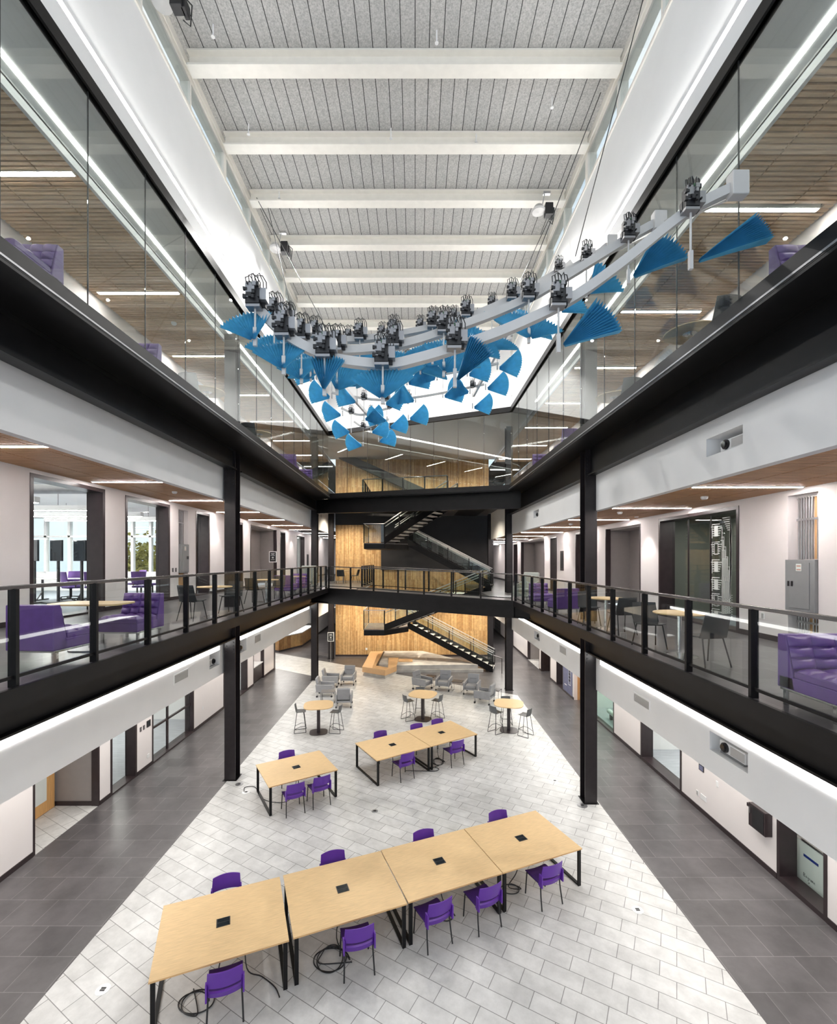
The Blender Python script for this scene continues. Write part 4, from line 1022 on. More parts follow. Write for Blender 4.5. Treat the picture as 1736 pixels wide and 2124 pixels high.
projector(XBR+.1, 17.7, 3.302, 1, 'white projector in the ground-floor niche of the right bulkhead, farther')
projector(XBR+.1, 6.92, 8.082, 1, 'white projector in the second-floor niche of the right bulkhead, nearer')
projector(XBR+.1, 17.8, 8.082, 1, 'white projector in the second-floor niche of the right bulkhead, farther')
projector(XBL-.12, 14.68, 3.422, -1, 'projector in the left bulkhead niche beyond the near column')
projector(XBL-.12, 12.68, 3.422, -1, 'projector in the left bulkhead niche before the near column')
def epanel(x, s, y, z, w, h, label):
    t = thing('electrical_panel', label, 'electrical panel', (x, y, z))
    MB().box(-s*.06,-w/2,0,s*.12,w/2,h).build('cabinet', m_panel, t, bevel=.006)
    d = MB().box(-s*.072,-w*.34,h*.06,-s*.06,w*.34,h*.94).build('door', m_panel, t, bevel=.003)
    MB().box(-s*.084,w*.20,h*.48,-s*.072,w*.26,h*.58).box(-s*.084,w*.32,h*.48,-s*.062,w*.38,h*.58).build('latch', m_dark, d)
    MB().box(-s*.074,-.06,h*.78,-s*.072,.06,h*.92).build('label_sticker', m_board, d)
    MB().box(-s*.075,-.045,h*.80,-s*.0741,.045,h*.815).box(-s*.075,-.045,h*.87,-s*.0741,.045,h*.885).build('label_line', M('label_red',(.5,.12,.06),.5), d)
epanel(XWR2, 1, 8.305, 5.46, .64, .95, 'grey electrical panel with white sticker under conduits in the right second-floor niche')
epanel(XWL2, -1, 16.23, 5.95, .58, 1.02, 'grey electrical panel in the left second-floor niche between windows')
def conduits(x, s, y0, y1, z0, z1, label, n):
    t = thing('conduit_bank', label, 'conduit', (x, (y0+y1)/2, z0)); yc = (y0+y1)/2
    for i in range(n):
        y = y0+(y1-y0)*(i+.5)/n-yc
        if n > 6 and i == 3: continue
        MB().tube([(0,y,0),(0,y,z1-z0)], .014, 8).build('conduit', m_galv, t, smooth=SM)
    if n > 6: MB().box(.03*s,y0+(y1-y0)*3/n-yc-.02,0,s*.1,y0+(y1-y0)*4/n-yc+.02,z1-z0).build('timber_stud', m_ply, t)
    MB().box(-s*.022,y0-yc,(z1-z0)*.62,-s*.014,y1-yc,(z1-z0)*.62+.04).build('strut', m_galv, t)
conduits(XWR2+.16, 1, 8.02, 8.6, 6.42, 7.58, 'bank of vertical steel conduits above the right electrical panel', 10)
conduits(XWR2+.16, 1, 8.1, 8.6, 4.86, 5.45, 'steel conduits and timber below the right electrical panel', 8)
conduits(XWL2-.16, -1, 15.95, 16.5, 6.98, 8.18, 'bank of vertical steel conduits above the left electrical panel', 6)
o = mesh_thing(MB().box(XWL2-.2,15.93,5.1,XWL2-.16,16.53,5.93)).build('plywood_backing', m_ply); tag(o, 'plywood backing below the left electrical panel', 'panel')
def plate(x, s, y, z, w, h, mat, name, label, cat, inner=None):
    t = thing(name, label, cat, (x, y, z)); MB().box(-s*.012,-w/2,0,0,w/2,h).build('cover', mat, t, bevel=.002)
    if inner: MB().box(-s*.015,-w*.36,h*.12,-s*.012,w*.36,h*.88).build('face', inner, t)
plate(XWL1,-1,13.62,1.25,.08,.13,m_brown,'wall_switch','dark switch plate left of the wall tablet on the left ground-floor wall','switch',m_steel)
plate(XWL1,-1,13.78,1.25,.08,.13,m_brown,'wall_switch','dark switch plate nearest the wall tablet on the left ground-floor wall','switch',m_steel)
plate(XWL1,-1,14.02,1.25,.2,.2,m_dark,'wall_tablet','small wall tablet on the left ground-floor wall beside the barred window','tablet',m_screen)
plate(XWL1,-1,14.0,.3,.12,.12,m_white,'wall_outlet','white outlet plate low on the left ground-floor wall beside the barred window','outlet')
plate(XWL1,-1,17.6,.6,.08,.12,m_white,'wall_outlet','white outlet plate on the left ground-floor wall before the near column','outlet')
plate(XWR1,1,11.5,1.05,.2,.15,m_dark,'wall_tablet','small wall tablet on the right ground-floor wall beside the dark-framed window','tablet',m_bluewall)
plate(XWR1,1,10.9,.95,.08,.13,m_white,'wall_switch','white switch plate on the right ground-floor wall near the tablet','switch')
plate(XWR1,1,11.66,.35,.09,.13,m_white,'wall_outlet','white outlet plate low on the right ground-floor wall, left of two','outlet',m_vent)
plate(XWR1,1,11.42,.35,.22,.13,m_white,'wall_outlet','wide white outlet plate low on the right ground-floor wall, right of two','outlet')
plate(XWL2,-1,15.52,6.0,.09,.13,m_brown,'wall_switch','dark switch in the left second-floor wall, nearer the second window','switch',m_steel)
plate(XWL2,-1,15.72,6.0,.09,.13,m_brown,'wall_switch','dark switch in the left second-floor wall, nearer the electrical panel','switch',m_steel)
plate(XWR2,1,9.25,5.2,.08,.13,m_white,'wall_outlet','white outlet on the right second-floor wall between mural window and panel','outlet',m_vent)
plate(XWR2,1,21.9,5.9,.5,.95,m_brown,'wall_plaque','dark tall plaque on the right second-floor wall beyond the near column','plaque',m_dark)
plate(XWL2,-1,35.0,5.9,.6,.95,m_brown,'wall_plaque','dark tall plaque far along the left second-floor wall','plaque',m_dark)
o = mesh_thing(MB().box(-3.3,30.17,.42,-3.18,30.2,.56)).build('wall_outlet', m_white); tag(o, 'white outlet on the wooden wall beside the oak bench', 'outlet')
t = thing('extinguisher_cabinet', 'dark bronze cabinet with a handle on the right ground-floor wall beside the whiteboard window', 'cabinet', (XWR1,9.45,.76))
MB().box(-.15,-.23,0,0,.23,.48).build('body', m_brown, t, bevel=.004); MB().box(-.156,-.19,.03,-.15,.12,.45).build('door', m_dark, t)
MB().box(-.175,.15,.28,-.15,.18,.42).build('handle', m_chrome, t); MB().box(-.13,.23,.36,-.03,.31,.43).build('bracket', m_brown, t)
# mural of circuit traces on the right second-floor glass
X = XWR2+.352
cm = MB()
def tr_line(pts, w=.018):
    for a, b in zip(pts, pts[1:]): cm.box(X-.003, min(a[0],b[0])-w/2, min(a[1],b[1])-w/2, X, max(a[0],b[0])+w/2, max(a[1],b[1])+w/2)
for k, z in enumerate((7.12,6.68,6.24,5.8,5.4,5.02)):
    y = 11.22
    if k % 3 != 1: cm.box(X-.003, y-.07, z-.13, X, y+.07, z+.13)
    else: tr_line([(y-.07,z-.13),(y+.07,z-.13),(y+.07,z+.13),(y-.07,z+.13),(y-.07,z-.13)], .02)
    for i in range(5):
        zz = z-.11+i*.055; tr_line([(y+.07,zz),(y+.12+.015*i,zz)]); tr_line([(y-.07,zz),(y-.12-.02*i,zz)])
    tr_line([(y+.15,z-.16),(y+.15,z+.17),(y-.12,z+.17)])
for i in range(9):
    y = 11.0-.033*i; zt = 7.2-.12*i-(.2 if i % 2 else 0)
    tr_line([(y+.08,zt),(y,zt),(y,4.98+.05*(i % 3))], .016)
for i in range(7): tr_line([(10.98-.03*i,7.42-.05*i),(10.72-.008*i,7.42-.05*i),(10.72-.008*i,5.6+.1*i)], .02)
cm.box(X-.003,10.82,6.0,X,11.0,6.45).box(X-.003,10.7,5.5,X,10.92,5.9)
for i in range(22):
    for j in range(6):
        if (i+j) % 2: cm.box(X-.003,10.64+j*.05,4.98+i*.028,X,10.68+j*.05,4.996+i*.028)
cm.build('circuit_decal', m_board, mural)
# whiteboard behind the right ground-floor glass
wb = thing('whiteboard', 'white board with blue tape and black handwriting behind the right ground-floor window', 'whiteboard', (XWR1+.42,8.95,.03))
MB().box(0,-.5,0,.03,.55,.80).build('board', m_board, wb); MB().box(-.01,-.5,.80,.035,.55,.845).box(-.01,-.5,-.03,.035,.55,0).build('rail', m_chrome, wb)
MB().box(-.004,-.31,.52,0,.02,.57).build('tape', m_blue, wb)
sc = MB()
def scrib(pts): sc.tube([(-.003, .02-y*.058, .12+z*.075) for y, z in pts], .003, 5)
scrib([(0,1),(0,0),(.55,.1),(.6,.35),(.1,.5),(.5,.6),(.5,.9),(0,1)])            # B
scrib([(1.1,.1),(.9,.35),(1.1,.6),(1.35,.35),(1.1,.1)]); scrib([(1.75,.55),(1.6,.3),(1.85,.2),(1.95,.55),(1.9,-.35),(1.6,-.3)])
scrib([(2.3,.05),(2.3,.55),(2.5,.5)]); scrib([(2.8,.05),(2.8,.5),(3.05,.5),(3.05,.05)]); scrib([(3.3,.05),(3.3,.55),(3.5,.5),(3.5,.1),(3.55,.5),(3.8,.5),(3.8,.05)])
scrib([(4.1,.3),(4.4,.35),(4.3,.55),(4.1,.4),(4.15,.05),(4.45,.05)]); scrib([(2.1,-.9),(2.0,-.7),(2.15,-.55),(2.3,-.75),(2.1,-.9)])
sc.build('handwriting', m_dark, wb)
# display board and gridded panels on the right wall
t = thing('display_board', 'blue-grey display board with white lines on the right ground-floor wall beyond the near column', 'board', (XWR1-.012,21.55,.112))
MB().box(-.02,-.62,0,0,.62,2.6).build('board', m_bluewall, t); MB().box(-.024,-.45,.45,-.02,-.43,2.3).box(-.024,-.18,.45,-.02,-.16,2.3).box(-.024,-.45,.43,-.02,-.16,.45).box(-.024,.1,.3,-.02,.4,.34).build('line', m_white, t)
g = MB()
for i in range(3):
    for j in range(11): g.box(-.026,-.42+i*.08,.6+j*.15,-.02,-.37+i*.08,.70+j*.15)
g.build('badge', m_dark, t)
def grid_panel(y, w, label):
    t = thing('locker_bank', label, 'lockers', (XWR1-.02,y,.12)); MB().box(-.03,-w/2,0,0,w/2,2.3).build('body', m_brown, t)
    g = MB()
    for i in range(4):
        for j in range(7): g.box(-.036,-w/2+.04+i*w/4,.05+j*.32,-.03,-w/2+w/4-.04+i*w/4,.32+j*.32)
    g.build('door_grid', m_steel, t)
grid_panel(34.2, 1.4, 'dark gridded lockers on the far right ground-floor wall, nearer bank')
grid_panel(39.8, 2.6, 'dark gridded lockers on the far right ground-floor wall, farther bank')
o = mesh_thing(MB().box(XWR1-.02,29.6,2.2,XWR1,32.9,2.75)).build('wall_band', m_brown); tag(o, 'long dark recessed band on the far right ground-floor wall', 'panel')
# doors
def door(n, x, y0, y1, z, s, h, lite, axis='y'):
    t = struct('door_%d' % n, MB().box(x, y0, z, x-s*.045, y1, z+h), m_door)
    a, b = y0+(y1-y0)*lite[0], y0+(y1-y0)*lite[1]
    MB().box(x-s*.05, a, z+lite[2], x-s*.045, b, z+lite[3]).build('vision_panel', m_screen if lite[1]-lite[0] < .5 else m_board, t)
    MB().box(x-s*.07, y0+.05, z+.95, x-s*.045, y0+.09, z+1.15).tube([(x-s*.08,y0+.07,z+1.02),(x-s*.08,y0+.19,z+1.02)],.011,8).build('lever', m_chrome, t)
door(1, -9.40, 10.4, 11.76, .01, -1, 2.1, (.06,.81,.3,1.95))
door(2, 7.92, 24.5, 25.5, .01, 1, 2.1, (.55,.85,.3,1.95))
struct('trim_%d' % 900, MB().box(-9.29,22.95,ZL2,-9.2,24.2,8.15), m_brown)
door(3, -9.19, 23.05, 24.1, ZL2+.01, -1, 2.1, (.40,.62,.5,1.95))
struct('trim_%d' % 901, MB().box(7.99,25.3,ZR2,7.9,26.7,7.5), m_brown)
door(4, 7.89, 25.5, 26.5, ZR2+.01, 1, 2.1, (.45,.46,.9,1.0))
# sink niche
t = thing('sink_counter', 'dark cabinet with white counter and black tap in the left ground-floor niche', 'counter', (XWL1-.33,23.9,0))
MB().box(-.28,-.75,.1,.28,.75,.85).build('cabinet', m_brown, t); MB().box(-.3,-.76,.85,.31,.76,.9).build('counter', m_white, t); MB().box(-.26,-.75,0,.22,.75,.1).build('plinth', m_dark, t)
MB().tube([(-.1,-.3,.9),(-.1,-.3,1.12),(.05,-.3,1.14),(.08,-.3,1.06)],.014,8).build('tap', m_dark, t)
t = thing('cart', 'white wheeled table behind the narrow left ground-floor window', 'cart', (-9.5,13.0,.012))
MB().box(-.4,-.6,.78,.4,.6,.82).build('tabletop', m_board, t); MB().box(-.36,-.55,.3,-.3,-.5,.78).box(.3,-.55,.3,.36,-.5,.78).box(-.36,.5,.3,-.3,.55,.78).box(.3,.5,.3,.36,.55,.78).box(-.36,-.55,.3,.36,.55,.34).build('frame', m_white, t)
for sx in (-1,1):
    for sy in (-1,1): MB().tube([(sx*.33-.02,sy*.52,.05),(sx*.33+.02,sy*.52,.05)],.05,12).box(sx*.33-.012,sy*.52-.012,.05,sx*.33+.012,sy*.52+.012,.3).build('caster', m_dark, t)
t = thing('paper_roll', 'white roll leaning behind the green-tinted right ground-floor glass', 'roll', (7.85,17.4,.012))
MB().tube([(0,-.75,.28),(0,.95,.28)],.09,14).build('roll', m_white, t, smooth=SM); MB().box(-.05,-.7,0,.05,-.6,.2).box(-.05,.7,0,.05,.8,.2).build('cradle', m_dark, t)
# floor boxes
def fbox(x, y, label, r=.075, mat=None):
    t = thing('floor_box', label, 'floor box', (x,y,.004), 0, 'round floor boxes'); MB().lathe([(0,0),(r,0),(r,.004),(r-.012,.007),(0,.007)], n=24).build('ring', mat or m_steel, t, smooth=SM); MB().box(-.035,-.03,.007,.035,-.005,.011).box(-.035,.005,.007,.035,.03,.011).build('flap', m_dark, t)
fbox(-1.03,11.55,'round floor box in the open tiles between front and middle tables',.08)
fbox(-4.65,6.75,'white round floor box at lower left beside the front table',.1,m_white)
fbox(-5.02,12.94,'steel round floor box between the left column and single table',.11)
fbox(-4.66,12.5,'white round floor box with cable beside the single table',.11,m_white)
fbox(4.36,11.82,'steel round floor box beside the right near column',.13)
fbox(4.07,8.29,'white round floor box at lower right beside the dark walkway',.1,m_white)
fbox(-4.75,21.96,'small floor box beside the left lounge group',.09)
fbox(4.05,13.14,'small white floor box below the right bar table',.08,m_white)
# power cables
def cable(pts, label, r=.009):
    P = [Vector(p) for p in pts]; out = []
    for i in range(len(P)-1):
        a, b, c, d = P[max(i-1,0)], P[i], P[i+1], P[min(i+2,len(P)-1)]
        for k in range(6):
            u = k/6; out.append(.5*((2*b)+(c-a)*u+(2*a-5*b+4*c-d)*u*u+(3*b-a-3*c+d)*u**3))
    out.append(P[-1]); o = mesh_thing(MB().tube(out, r, 6)).build('power_cable', m_dark, smooth=SM); tag(o, label, 'cable', 'black power cables')
Z = .016
def coil(x, y, a, b, n, ph=0): return [(x+a*math.cos(ph+i*2*PI/9)*(1-.02*i), y+b*math.sin(ph+i*2*PI/9)*(1+.015*i), Z+.006*(i//9)) for i in range(n)]
cable([(-3.0,7.1,.56),(-3.0,6.95,.2)]+coil(-3.15,6.55,.28,.16,16,1)+[(-3.3,6.75,Z)], 'black cable looping on the floor under the leftmost front table')
cable([(-2.7,7.2,.56),(-2.6,7.0,.1),(-2.35,6.95,Z),(-2.1,6.78,Z),(-1.98,6.62,Z)], 'black cable with plug ending on the floor between the first and second front tables')
cable([(-1.25,7.8,.56),(-1.3,7.5,.15)]+coil(-1.35,7.25,.3,.2,24)+[(-1.0,7.2,Z)], 'coiled black cables on the floor under the second front table')
cable([(.45,8.5,.56),(.5,8.3,.2)]+coil(.55,8.15,.16,.12,14), 'short black cables hanging under the third front table')
cable([(2.1,9.2,.56),(2.0,8.9,.3),(1.8,8.75,.1)]+coil(1.85,8.8,.2,.12,12), 'black cables under the rightmost front table')
cable([(.7,14.7,.56),(.75,14.5,.1)]+coil(.72,14.35,.22,.2,26)+[(.55,13.95,Z)], 'tangled black cables on the floor under the middle pair of tables')
cable([(.5,14.0,Z)]+coil(.55,13.85,.2,.12,14,2)+[(-.3,13.75,Z)], 'black cable lying beside the middle legs of the paired tables')
cable([(-3.2,12.3,.5),(-3.3,12.0,.08),(-3.7,11.95,Z),(-4.15,12.2,Z),(-4.5,12.75,Z),(-4.78,12.75,Z),(-4.72,12.5,.02)], 'black cable running from the single table to a white floor box')
# smoke detectors, downlights, sprinklers, spotlights
for i, (x, y, z, l) in enumerate(((6.0,9.4,7.72,'round white detector in the right slat ceiling, nearest'),(5.6,12.4,7.72,'round white detector in the right slat ceiling, beside the second light'),(5.6,16.3,7.72,'round white detector in the right slat ceiling, beyond the near column'),(-6.9,13.0,8.37,'round white detector in the left slat ceiling before the near column'),(-6.6,12.4,12.9,'round white detector in the left third-floor slat ceiling'),(-6.8,16.5,12.9,'round white detector in the left third-floor slat ceiling, farther'))):
    t = thing('smoke_detector', l, 'detector', (x,y,z-.06), 0, 'ceiling detectors'); MB().lathe([(0,0),(.05,.0),(.07,.03),(.07,.06),(0,.06)], n=20).build('body', m_white, t, smooth=SM)
for i, (x, y) in enumerate(((-3.7,8.3),(-3.75,10.2),(-.55,10.3),(.4,8.4),(-3.6,12.0),(2.9,9.6),(2.9,12.2),(-.4,12.1),(1.4,10.4))):
    t = thing('sprinkler', 'white sprinkler pendant between the roof beams, %s of the row' % ORD[i], 'sprinkler', (x,y,ROOF-.24), 0, 'roof sprinklers'); MB().tube([(0,0,.02),(0,0,.24)],.014,8).lathe([(0,0),(.035,.0),(.035,.008),(0,.01)],n=10).build('pipe', m_white, t)
def spot(x, y, z, a, label):
    t = thing('spotlight', label, 'spotlight', (x,y,z), R(a), 'roof spotlights')
    MB().lathe([(0,-.02),(.16,0),(.17,.05),(.1,.16),(0,.2)], n=24).build('reflector', m_rib, t, smooth=SM)
    MB().cbox((.26,0,.05),(.2,.18,.3)).cbox((.36,.05,.0),(.08,.2,.2)).build('ballast', m_dark, t, bevel=.01)
    MB().tube([(.1,0,.2),(.15,0,.45),(.2,0,.5)],.015,6).box(.12,-.04,.46,.3,.04,.52).build('bracket', m_galv, t)
    MB().tube([(.3,0,.2),(.45,.1,.1),(.4,.15,-.2),(.3,.1,-.15)],.012,5).build('wire', m_dark, t)
spot(3.2,11.75,15.42,0,'round spotlight with dark ballast clamped to a roof beam at upper right')
spot(-4.0,13.0,15.3,0,'round spotlight with dark ballast at the left ends of the roof beams')
spot(-4.25,7.62,15.75,0,'dark spotlight at the top edge of the photo by the left windows')
# ------------------------------------------------------------------ hanging kinetic sculpture
sp = thing('hanging_sculpture', 'hanging sculpture of white curved ribs carrying motors and blue pleated paper fans', 'sculpture', (.5,9,8.6))
SO = Vector((.5,9,8.6))
def fan_mesh(half, rad, pleats, amp, cup):
    mb = MB(); n = pleats*2; rows = 5; r0 = .05
    for j in range(rows+1):
        r = r0+(rad-r0)*j/rows
        for i in range(n+1):
            a = -half+2*half*i/n; zz = amp*(1 if i % 2 else -1)*(.35+.65*j/rows)
            c = cup*((r/rad)**1.6)*math.cos(a*.9)
            mb.v.append(Vector((r*math.sin(a), zz-c*.0+cup*(r/rad)**2*(math.cos(a)-.6), r*math.cos(a))))
    for j in range(rows):
        for i in range(n):
            k = j*(n+1)+i; mb.f.append([k,k+1,k+n+2,k+n+1]); mb.mi.append(0)
    return mb
fans = {}
def fan(parent, loc, half, axis, tilt, yaw, sc, spin=0):
    key = half
    if key not in fans:
        h = math.radians(half); pl = max(12, int(half/2.6)); o = fan_mesh(h, .6, pl, .05 if half < 30 else .027, .12).build('fan', m_paper, parent); fans[key] = o
    else:
        o = fans[key].copy(); COL.objects.link(o); o.parent = parent
    o.location = loc; o.rotation_euler = (Matrix.Rotation(R(yaw),3,'Z') @ Matrix.Rotation(R(axis),3,'Y') @ Matrix.Rotation(R(tilt),3,'X') @ Matrix.Rotation(R(spin),3,'Z')).to_euler(); o.scale = (sc,sc,sc)
motor = None
def add_motor(parent, loc, sc):
    global motor
    if motor is None:
        mb = MB(); rr = random.Random(3)
        mb.cur = 0; mb.cbox((0,-.02,.1),(.15,.10,.22)).cbox((.02,.04,.04),(.2,.06,.1))
        mb.cur = 1; mb.cbox((.1,0,.1),(.1,.11,.13)).cbox((-.03,-.075,.13),(.09,.01,.16)).cbox((0,0,-.03),(.16,.12,.03))
        for i in range(26):
            mb.cur = rr.choice((0,0,0,1,1,2)) if i % 3 else 0; mb.cbox((rr.uniform(-.09,.09),rr.uniform(-.1,-.05),rr.uniform(0,.22)),(rr.uniform(.015,.045),.03,rr.uniform(.015,.05)))
        mb.cur = 0
        for k in range(5):
            x = -.07+.035*k; mb.tube([(x,-.05,.2),(x-.01,-.06,.28+.02*(k % 3)),(x+.03,-.02,.32+.03*(k % 2)),(x+.06,.02,.27),(x+.06,.03,.17)],.006,5)
        motor = mb.build('motor', [m_dark, m_steel, m_wiring], parent)
        o = motor
    else:
        o = motor.copy(); COL.objects.link(o); o.parent = parent
    o.location = loc; o.scale = (sc,sc,sc)
def cr(P, n=8):
    P = [Vector(p) for p in P]; out = []
    for i in range(len(P)-1):
        a, b, c, d = P[max(i-1,0)], P[i], P[i+1], P[min(i+2,len(P)-1)]
        for k in range(n):
            u = k/n; out.append(.5*((2*b)+(c-a)*u+(2*a-5*b+4*c-d)*u*u+(3*b-a-3*c+d)*u**3))
    out.append(P[-1]); return out
def rib(y, path, mods, w, h, drop, fsc, msc, spin=0):
    """path: (x,z) points of the rib in the plane Y=y; mods: (x, half angle, fan axis, tilt, yaw, scale)"""
    C = cr([(x, y, z) for x, z in path]); mb = MB(); C = [c-SO for c in C]; b = 0
    for i, c in enumerate(C):
        d = (C[min(i+1,len(C)-1)]-C[max(i-1,0)]).normalized(); nrm = Vector((-d.z,0,d.x))
        for sy, sn in ((-1,-1),(1,-1),(1,1),(-1,1)): mb.v.append(c+Vector((0,sy*w/2,0))+nrm*sn*h/2)
    for i in range(len(C)-1):
        for k in range(4):
            mb.f.append([i*4+k,i*4+(k+1) % 4,(i+1)*4+(k+1) % 4,(i+1)*4+k]); mb.mi.append(0)
    mb.f += [[0,1,2,3],[len(mb.v)-4+k for k in (3,2,1,0)]]; mb.mi += [0,0]
    r = mb.build('rib', m_rib, sp)
    for x, half, ax, tilt, yaw, s in mods:
        c = min(C, key=lambda q: abs(q.x+SO.x-x))
        p = Vector((x-SO.x, c.y-w/2-.05*msc, c.z-.02))
        add_motor(r, p, msc)
        dr = drop or (.57 if x > 2.5 else .44 if x > 1 else .36)
        e = p+Vector((.01,0,-dr)); 
        MB().tube([p+Vector((.01,0,-.03)), e+Vector((0,0,.12))],.012*msc,6).box(e.x-.02*msc,e.y-.02*msc,e.z-.09*msc,e.x+.02*msc,e.y+.02*msc,e.z+.12*msc).build('hinge_rod', m_rib, r)
        fan(r, e+Vector((0,-.06*msc,-.06)), half, ax, tilt, yaw, s*fsc, spin*(1 if ax > 0 else -1))
    return r
rib(5.0, [(3.5,10.5),(2.97,10.22),(2.22,9.63),(1.70,9.27),(1.1,8.98),(.57,8.78),(.04,8.62),(-.32,8.555),(-.86,8.61),(-1.15,8.72),(-1.45,8.9),(-1.74,9.18)],
    [(2.97,11,62,-8,-14,1.4),(1.54,20,56,-6,-12,1.1),(.42,17,34,4,16,.95),(-.36,52,-2,-20,0,.76),(-.99,27,4,-8,0,.72),(-1.43,47,-8,-22,6,.74),(-1.74,44,-20,-18,8,.72)], .10, .10, None, 1, .95)
rib(6.6, [(3.5,11.3),(3.05,11.05),(1.62,10.2),(.4,9.72),(-.31,9.52),(-1.13,9.46),(-1.64,9.62),(-2.03,9.92)],
    [(3.05,22,50,-6,-15,1.35),(1.62,66,6,-22,5,.92),(.4,54,22,-20,0,.95),(-.31,56,-5,-24,0,.95),(-1.13,46,20,-14,0,.85),(-1.64,48,-10,-24,0,.8),(-2.03,44,-20,-20,10,.8)], .10, .11, .58, 1, 1)
rib(8.2, [(3.5,12.1),(3.05,11.8),(1.72,11.12),(.5,10.66),(-1.0,10.4),(-1.8,10.45),(-2.28,10.7)],
    [(3.05,32,48,-10,0,1.25),(1.72,62,14,-25,0,1.1),(.9,60,40,-20,0,1.05),(.3,58,-20,-30,0,1),(-.4,58,15,-30,0,1),(-1.0,60,-25,-28,0,1),(-1.8,58,-15,-26,0,1),(-2.28,48,-18,-26,0,.9)], .09, .10, .6, 1, 1)
rib(9.6, [(3.3,12.7),(3.0,12.5),(1.7,11.8),(.3,11.3),(-1.2,11.05),(-2.2,11.1)],
    [(3.0,34,52,-12,0,1.15),(2.3,58,40,-20,0,1),(1.6,62,20,-30,0,1),(.8,58,-30,-32,0,1),(.1,62,35,-34,0,1),(-.7,60,-40,-34,0,1),(-1.4,62,15,-34,0,1),(-2.2,58,-20,-30,0,.9)], .09, .10, .85, 1, .9)
far = [(10.6, 11.3, [(-2.3,50,-50,-30,0),(-1.7,50,30,-36,0),(-1.0,50,-35,-34,20),(-.2,52,40,-34,0),(.5,50,-45,-36,0),(1.2,50,50,-30,0),(1.9,50,62,-20,0)]),
       (11.7, 11.25, [(-2.15,50,-60,-24,10),(-1.5,50,-40,-36,0),(-.8,50,45,-36,20),(0,50,-30,-36,0),(.7,50,50,-30,0),(1.4,50,-55,-30,0),(1.8,50,66,-24,-10)]),
       (12.8, 11.15, [(-2.05,50,-66,-22,0),(-1.45,50,50,-32,10),(-.8,50,-55,-32,0),(-.2,50,60,-26,0),(1.6,50,64,-24,0)]),
       (13.8, 11.05, [(-1.95,50,-70,-20,0),(-1.35,50,55,-26,10),(-.8,50,66,-22,0)]), (14.8, 10.95, [(-1.7,50,-66,-22,0),(-1.2,50,60,-24,0)])]
for y, z, ms in far:
    xs = [m[0] for m in ms]; x0, x1 = min(xs)-.3, max(xs)+.35; k = (x1-x0)
    path = [(x0, z-.02), (x0+k*.3, z-.22), (x0+k*.6, z-.12), (x1, z+.05*k)]
    rib(y, path, [(x,36,math.copysign(52+abs(a)*.4,a),0,yw,.95) for x,h,a,tl,yw in ms], .045, .055, .55, 1.05, .7, 52)
for a, b in (((3.6,5.0,10.5),(3.6,9.7,12.75)),((-2.35,8.2,10.75),(-1.3,15.2,10.95)),((2.4,9.6,12.05),(1.7,13.2,11.2)),((-.6,9.6,11.15),(-.2,13.2,11.0))): MB().bar(Vector(a)-SO, Vector(b)-SO, .06, .1).build('spine', m_rib, sp)
for y, z in ((5.0,10.5),(6.6,11.3),(8.2,12.1)): MB().box(3.44-SO.x,y-.1-SO.y,z-.13-SO.z,3.62-SO.x,y+.02-SO.y,z+.13-SO.z).build('end_plate', m_rib, sp, bevel=.01)
for a, b in (((2.9,8.2,11.9),(3.9,7.6,16.1)),((-2.2,8.2,10.75),(-4.0,12.3,16.0)),((2.3,9.6,12.1),(3.85,9.4,16.1)),((-1.7,11.7,11.25),(-4.2,12.0,16.0)),((1.6,12.8,11.35),(3.8,12.2,16.0))): MB().tube([Vector(a)-SO, Vector(b)-SO], .009, 5).build('suspension_cable', m_dark, sp)

# ------------------------------------------------------------------ daylight, lamps, added fill, camera
w = bpy.data.worlds.new('sky'); SC.world = w; w.use_nodes = True; nt = w.node_tree
bg = nt.nodes['Background']; tc = N(nt,'ShaderNodeTexCoord'); no = N(nt,'ShaderNodeTexNoise'); no.inputs['Scale'].default_value = 2.4; no.inputs['Detail'].default_value = 6
rp = N(nt,'ShaderNodeValToRGB'); rp.color_ramp.elements[0].position = .42; rp.color_ramp.elements[0].color = (.70,.84,1,1); rp.color_ramp.elements[1].position = .6; rp.color_ramp.elements[1].color = (.97,.985,1,1)
nt.links.new(tc.outputs['Generated'], no.inputs['Vector']); nt.links.new(no.outputs['Fac'], rp.inputs['Fac']); nt.links.new(rp.outputs['Color'], bg.inputs['Color'])
bg.inputs['Strength'].default_value = .74
# extra uplights added along the strip lights, boosting them to brighten the roof
area('strip_boost', (XGL+.06,12,13.47), (0,R(-115),0), .1, 21, 145, (1,.985,.96)); area('strip_boost.001', (XGR-.06,10,13.3), (0,R(115),0), .1, 17, 145, (1,.985,.96))
def spotlamp(name, loc, e):
    l = bpy.data.lights.new(name, 'SPOT'); l.energy = e; l.spot_size = R(150); l.spot_blend = .8; l.shadow_soft_size = .035; l.color = (1,.98,.95)
    o = bpy.data.objects.new(name, l); COL.objects.link(o); o.location = loc
for i, p in enumerate(((-2.6,13.1,15.7),(2.2,13.1,15.7),(-2.4,16.2,15.7),(2.0,16.2,15.7),(-2.2,19.2,15.7),(.6,19.2,15.7))): spotlamp('roof_fill.%03d' % i, p, 470)  # fill spots added under the roof for the far floor, no fixtures there
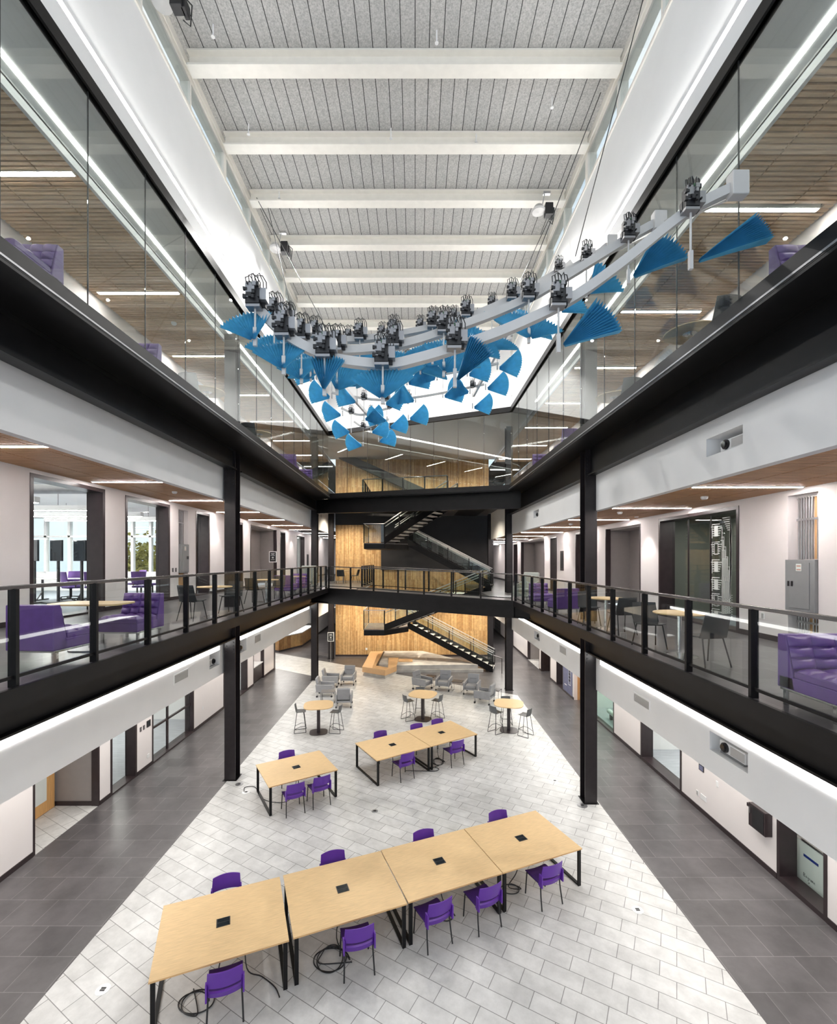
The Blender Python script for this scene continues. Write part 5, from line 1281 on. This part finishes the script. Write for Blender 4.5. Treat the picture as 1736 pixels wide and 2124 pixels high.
# ground-floor corridor lamps (recessed panels in the low ceilings)
area('corridor_lamp', (-7.0,9,3.22), (0,0,0), 1.2, 16, 190); area('corridor_lamp.001', (-7.0,22,3.22), (0,0,0), 1.2, 8, 95)
area('corridor_lamp.002', (6.1,9,3.12), (0,0,0), 1.0, 16, 190); area('corridor_lamp.003', (6.1,26,3.12), (0,0,0), 1.0, 16, 240)
area('lobby_lamp', (-11,34,3.2), (0,0,0), 4, 6, 330)
for i, (x, y, z, e) in enumerate(((-3.8,28.2,4.75,330),(-1.0,27.6,4.6,260),(2.0,26.2,4.5,200),(3.6,28.2,4.6,300),(-4.2,28.0,9.4,420),(-1.2,25.4,9.3,200),(2.8,25.4,9.2,330),(-3.5,27.6,13,380),(0,27.6,13,380),(3.2,27.4,13,380))):  # unseen fill spots, added to brighten the stair zone and wooden wall
    spotlamp('stair_fill.%03d' % i, (x,y,z), e*1.45); bpy.data.objects['stair_fill.%03d' % i].data.color = (1,.88,.70)
for i, (x, y, z) in enumerate(((-11,15.8,3.15),(-10.5,21,3.15),(9.2,8.6,3.15),(9.4,13.5,3.15),(8.8,18,3.15))): area('room_lamp.%03d' % i, (x,y,z), (0,0,0), 1.5, 1.5, 60)
area('room_lamp.005', (8.3,11.3,7.6), (0,0,0), .8, 3, 25); area('room_lamp.006', (8.2,21.5,7.6), (0,0,0), .6, 3, 40); area('room_lamp.007', (-9.8,31,8.2), (0,0,0), 1, 4, 40)
area('room_lamp.008', (-13,14.5,8.65), (0,0,0), 6, 8, 120)
area('room_lamp.009', (-9,13,12.7), (0,0,0), 1.2, 14, 60); area('room_lamp.010', (8.8,13,12.7), (0,0,0), 1.2, 13, 50)

for i, (x, y, z, l) in enumerate(((6.72,21.2,7.72,'right gallery wall beyond the near column'),(6.72,24.2,7.72,'right gallery wall before the wooden door'),(6.72,13.75,7.72,'right gallery wall left of the mural window'),(-7.9,18.8,8.37,'left gallery wall behind the near column'),(-7.9,30.4,8.37,'far left gallery wall'))):
    t = thing('downlight', 'small round recessed downlight above the ' + l, 'downlight', (x,y,z-.02)); MB().lathe([(.045,0),(.06,0),(.06,.05),(.045,.05)], n=20).build('trim_ring', m_white, t, smooth=SM); MB().lathe([(0,.02),(.045,.02),(.045,.03),(0,.03)], n=20).build('lens', m_ledw, t)
    ld = bpy.data.lights.new('downlight_lamp', 'SPOT'); ld.energy = 75; ld.spot_size = R(70); ld.spot_blend = .5; ld.shadow_soft_size = .04; ld.color = (1,.95,.9)
    lo = bpy.data.objects.new('downlight_lamp', ld); COL.objects.link(lo); lo.location = (x,y,z-.04)
cam = bpy.data.cameras.new('camera'); co = bpy.data.objects.new('camera', cam); COL.objects.link(co)
co.location = (0,0,6.4); co.rotation_euler = (PI/2,0,0)
cam.sensor_fit = 'AUTO'; cam.sensor_width = 36; cam.lens = 940/2124*36; cam.shift_x = 7/2124; cam.shift_y = 100/2124; cam.clip_end = 200
SC.camera = co
SC.view_settings.view_transform = 'Standard'; SC.view_settings.look = 'None'; SC.view_settings.gamma = 1; SC.view_settings.use_curve_mapping = False
SC.view_settings.exposure = .82
SC.cycles.max_bounces = 10; SC.cycles.diffuse_bounces = 6; SC.cycles.glossy_bounces = 4; SC.cycles.transparent_max_bounces = 32; SC.cycles.caustics_reflective = False; SC.cycles.caustics_refractive = False
SC.cycles.use_denoising = True; SC.cycles.sample_clamp_indirect = 6
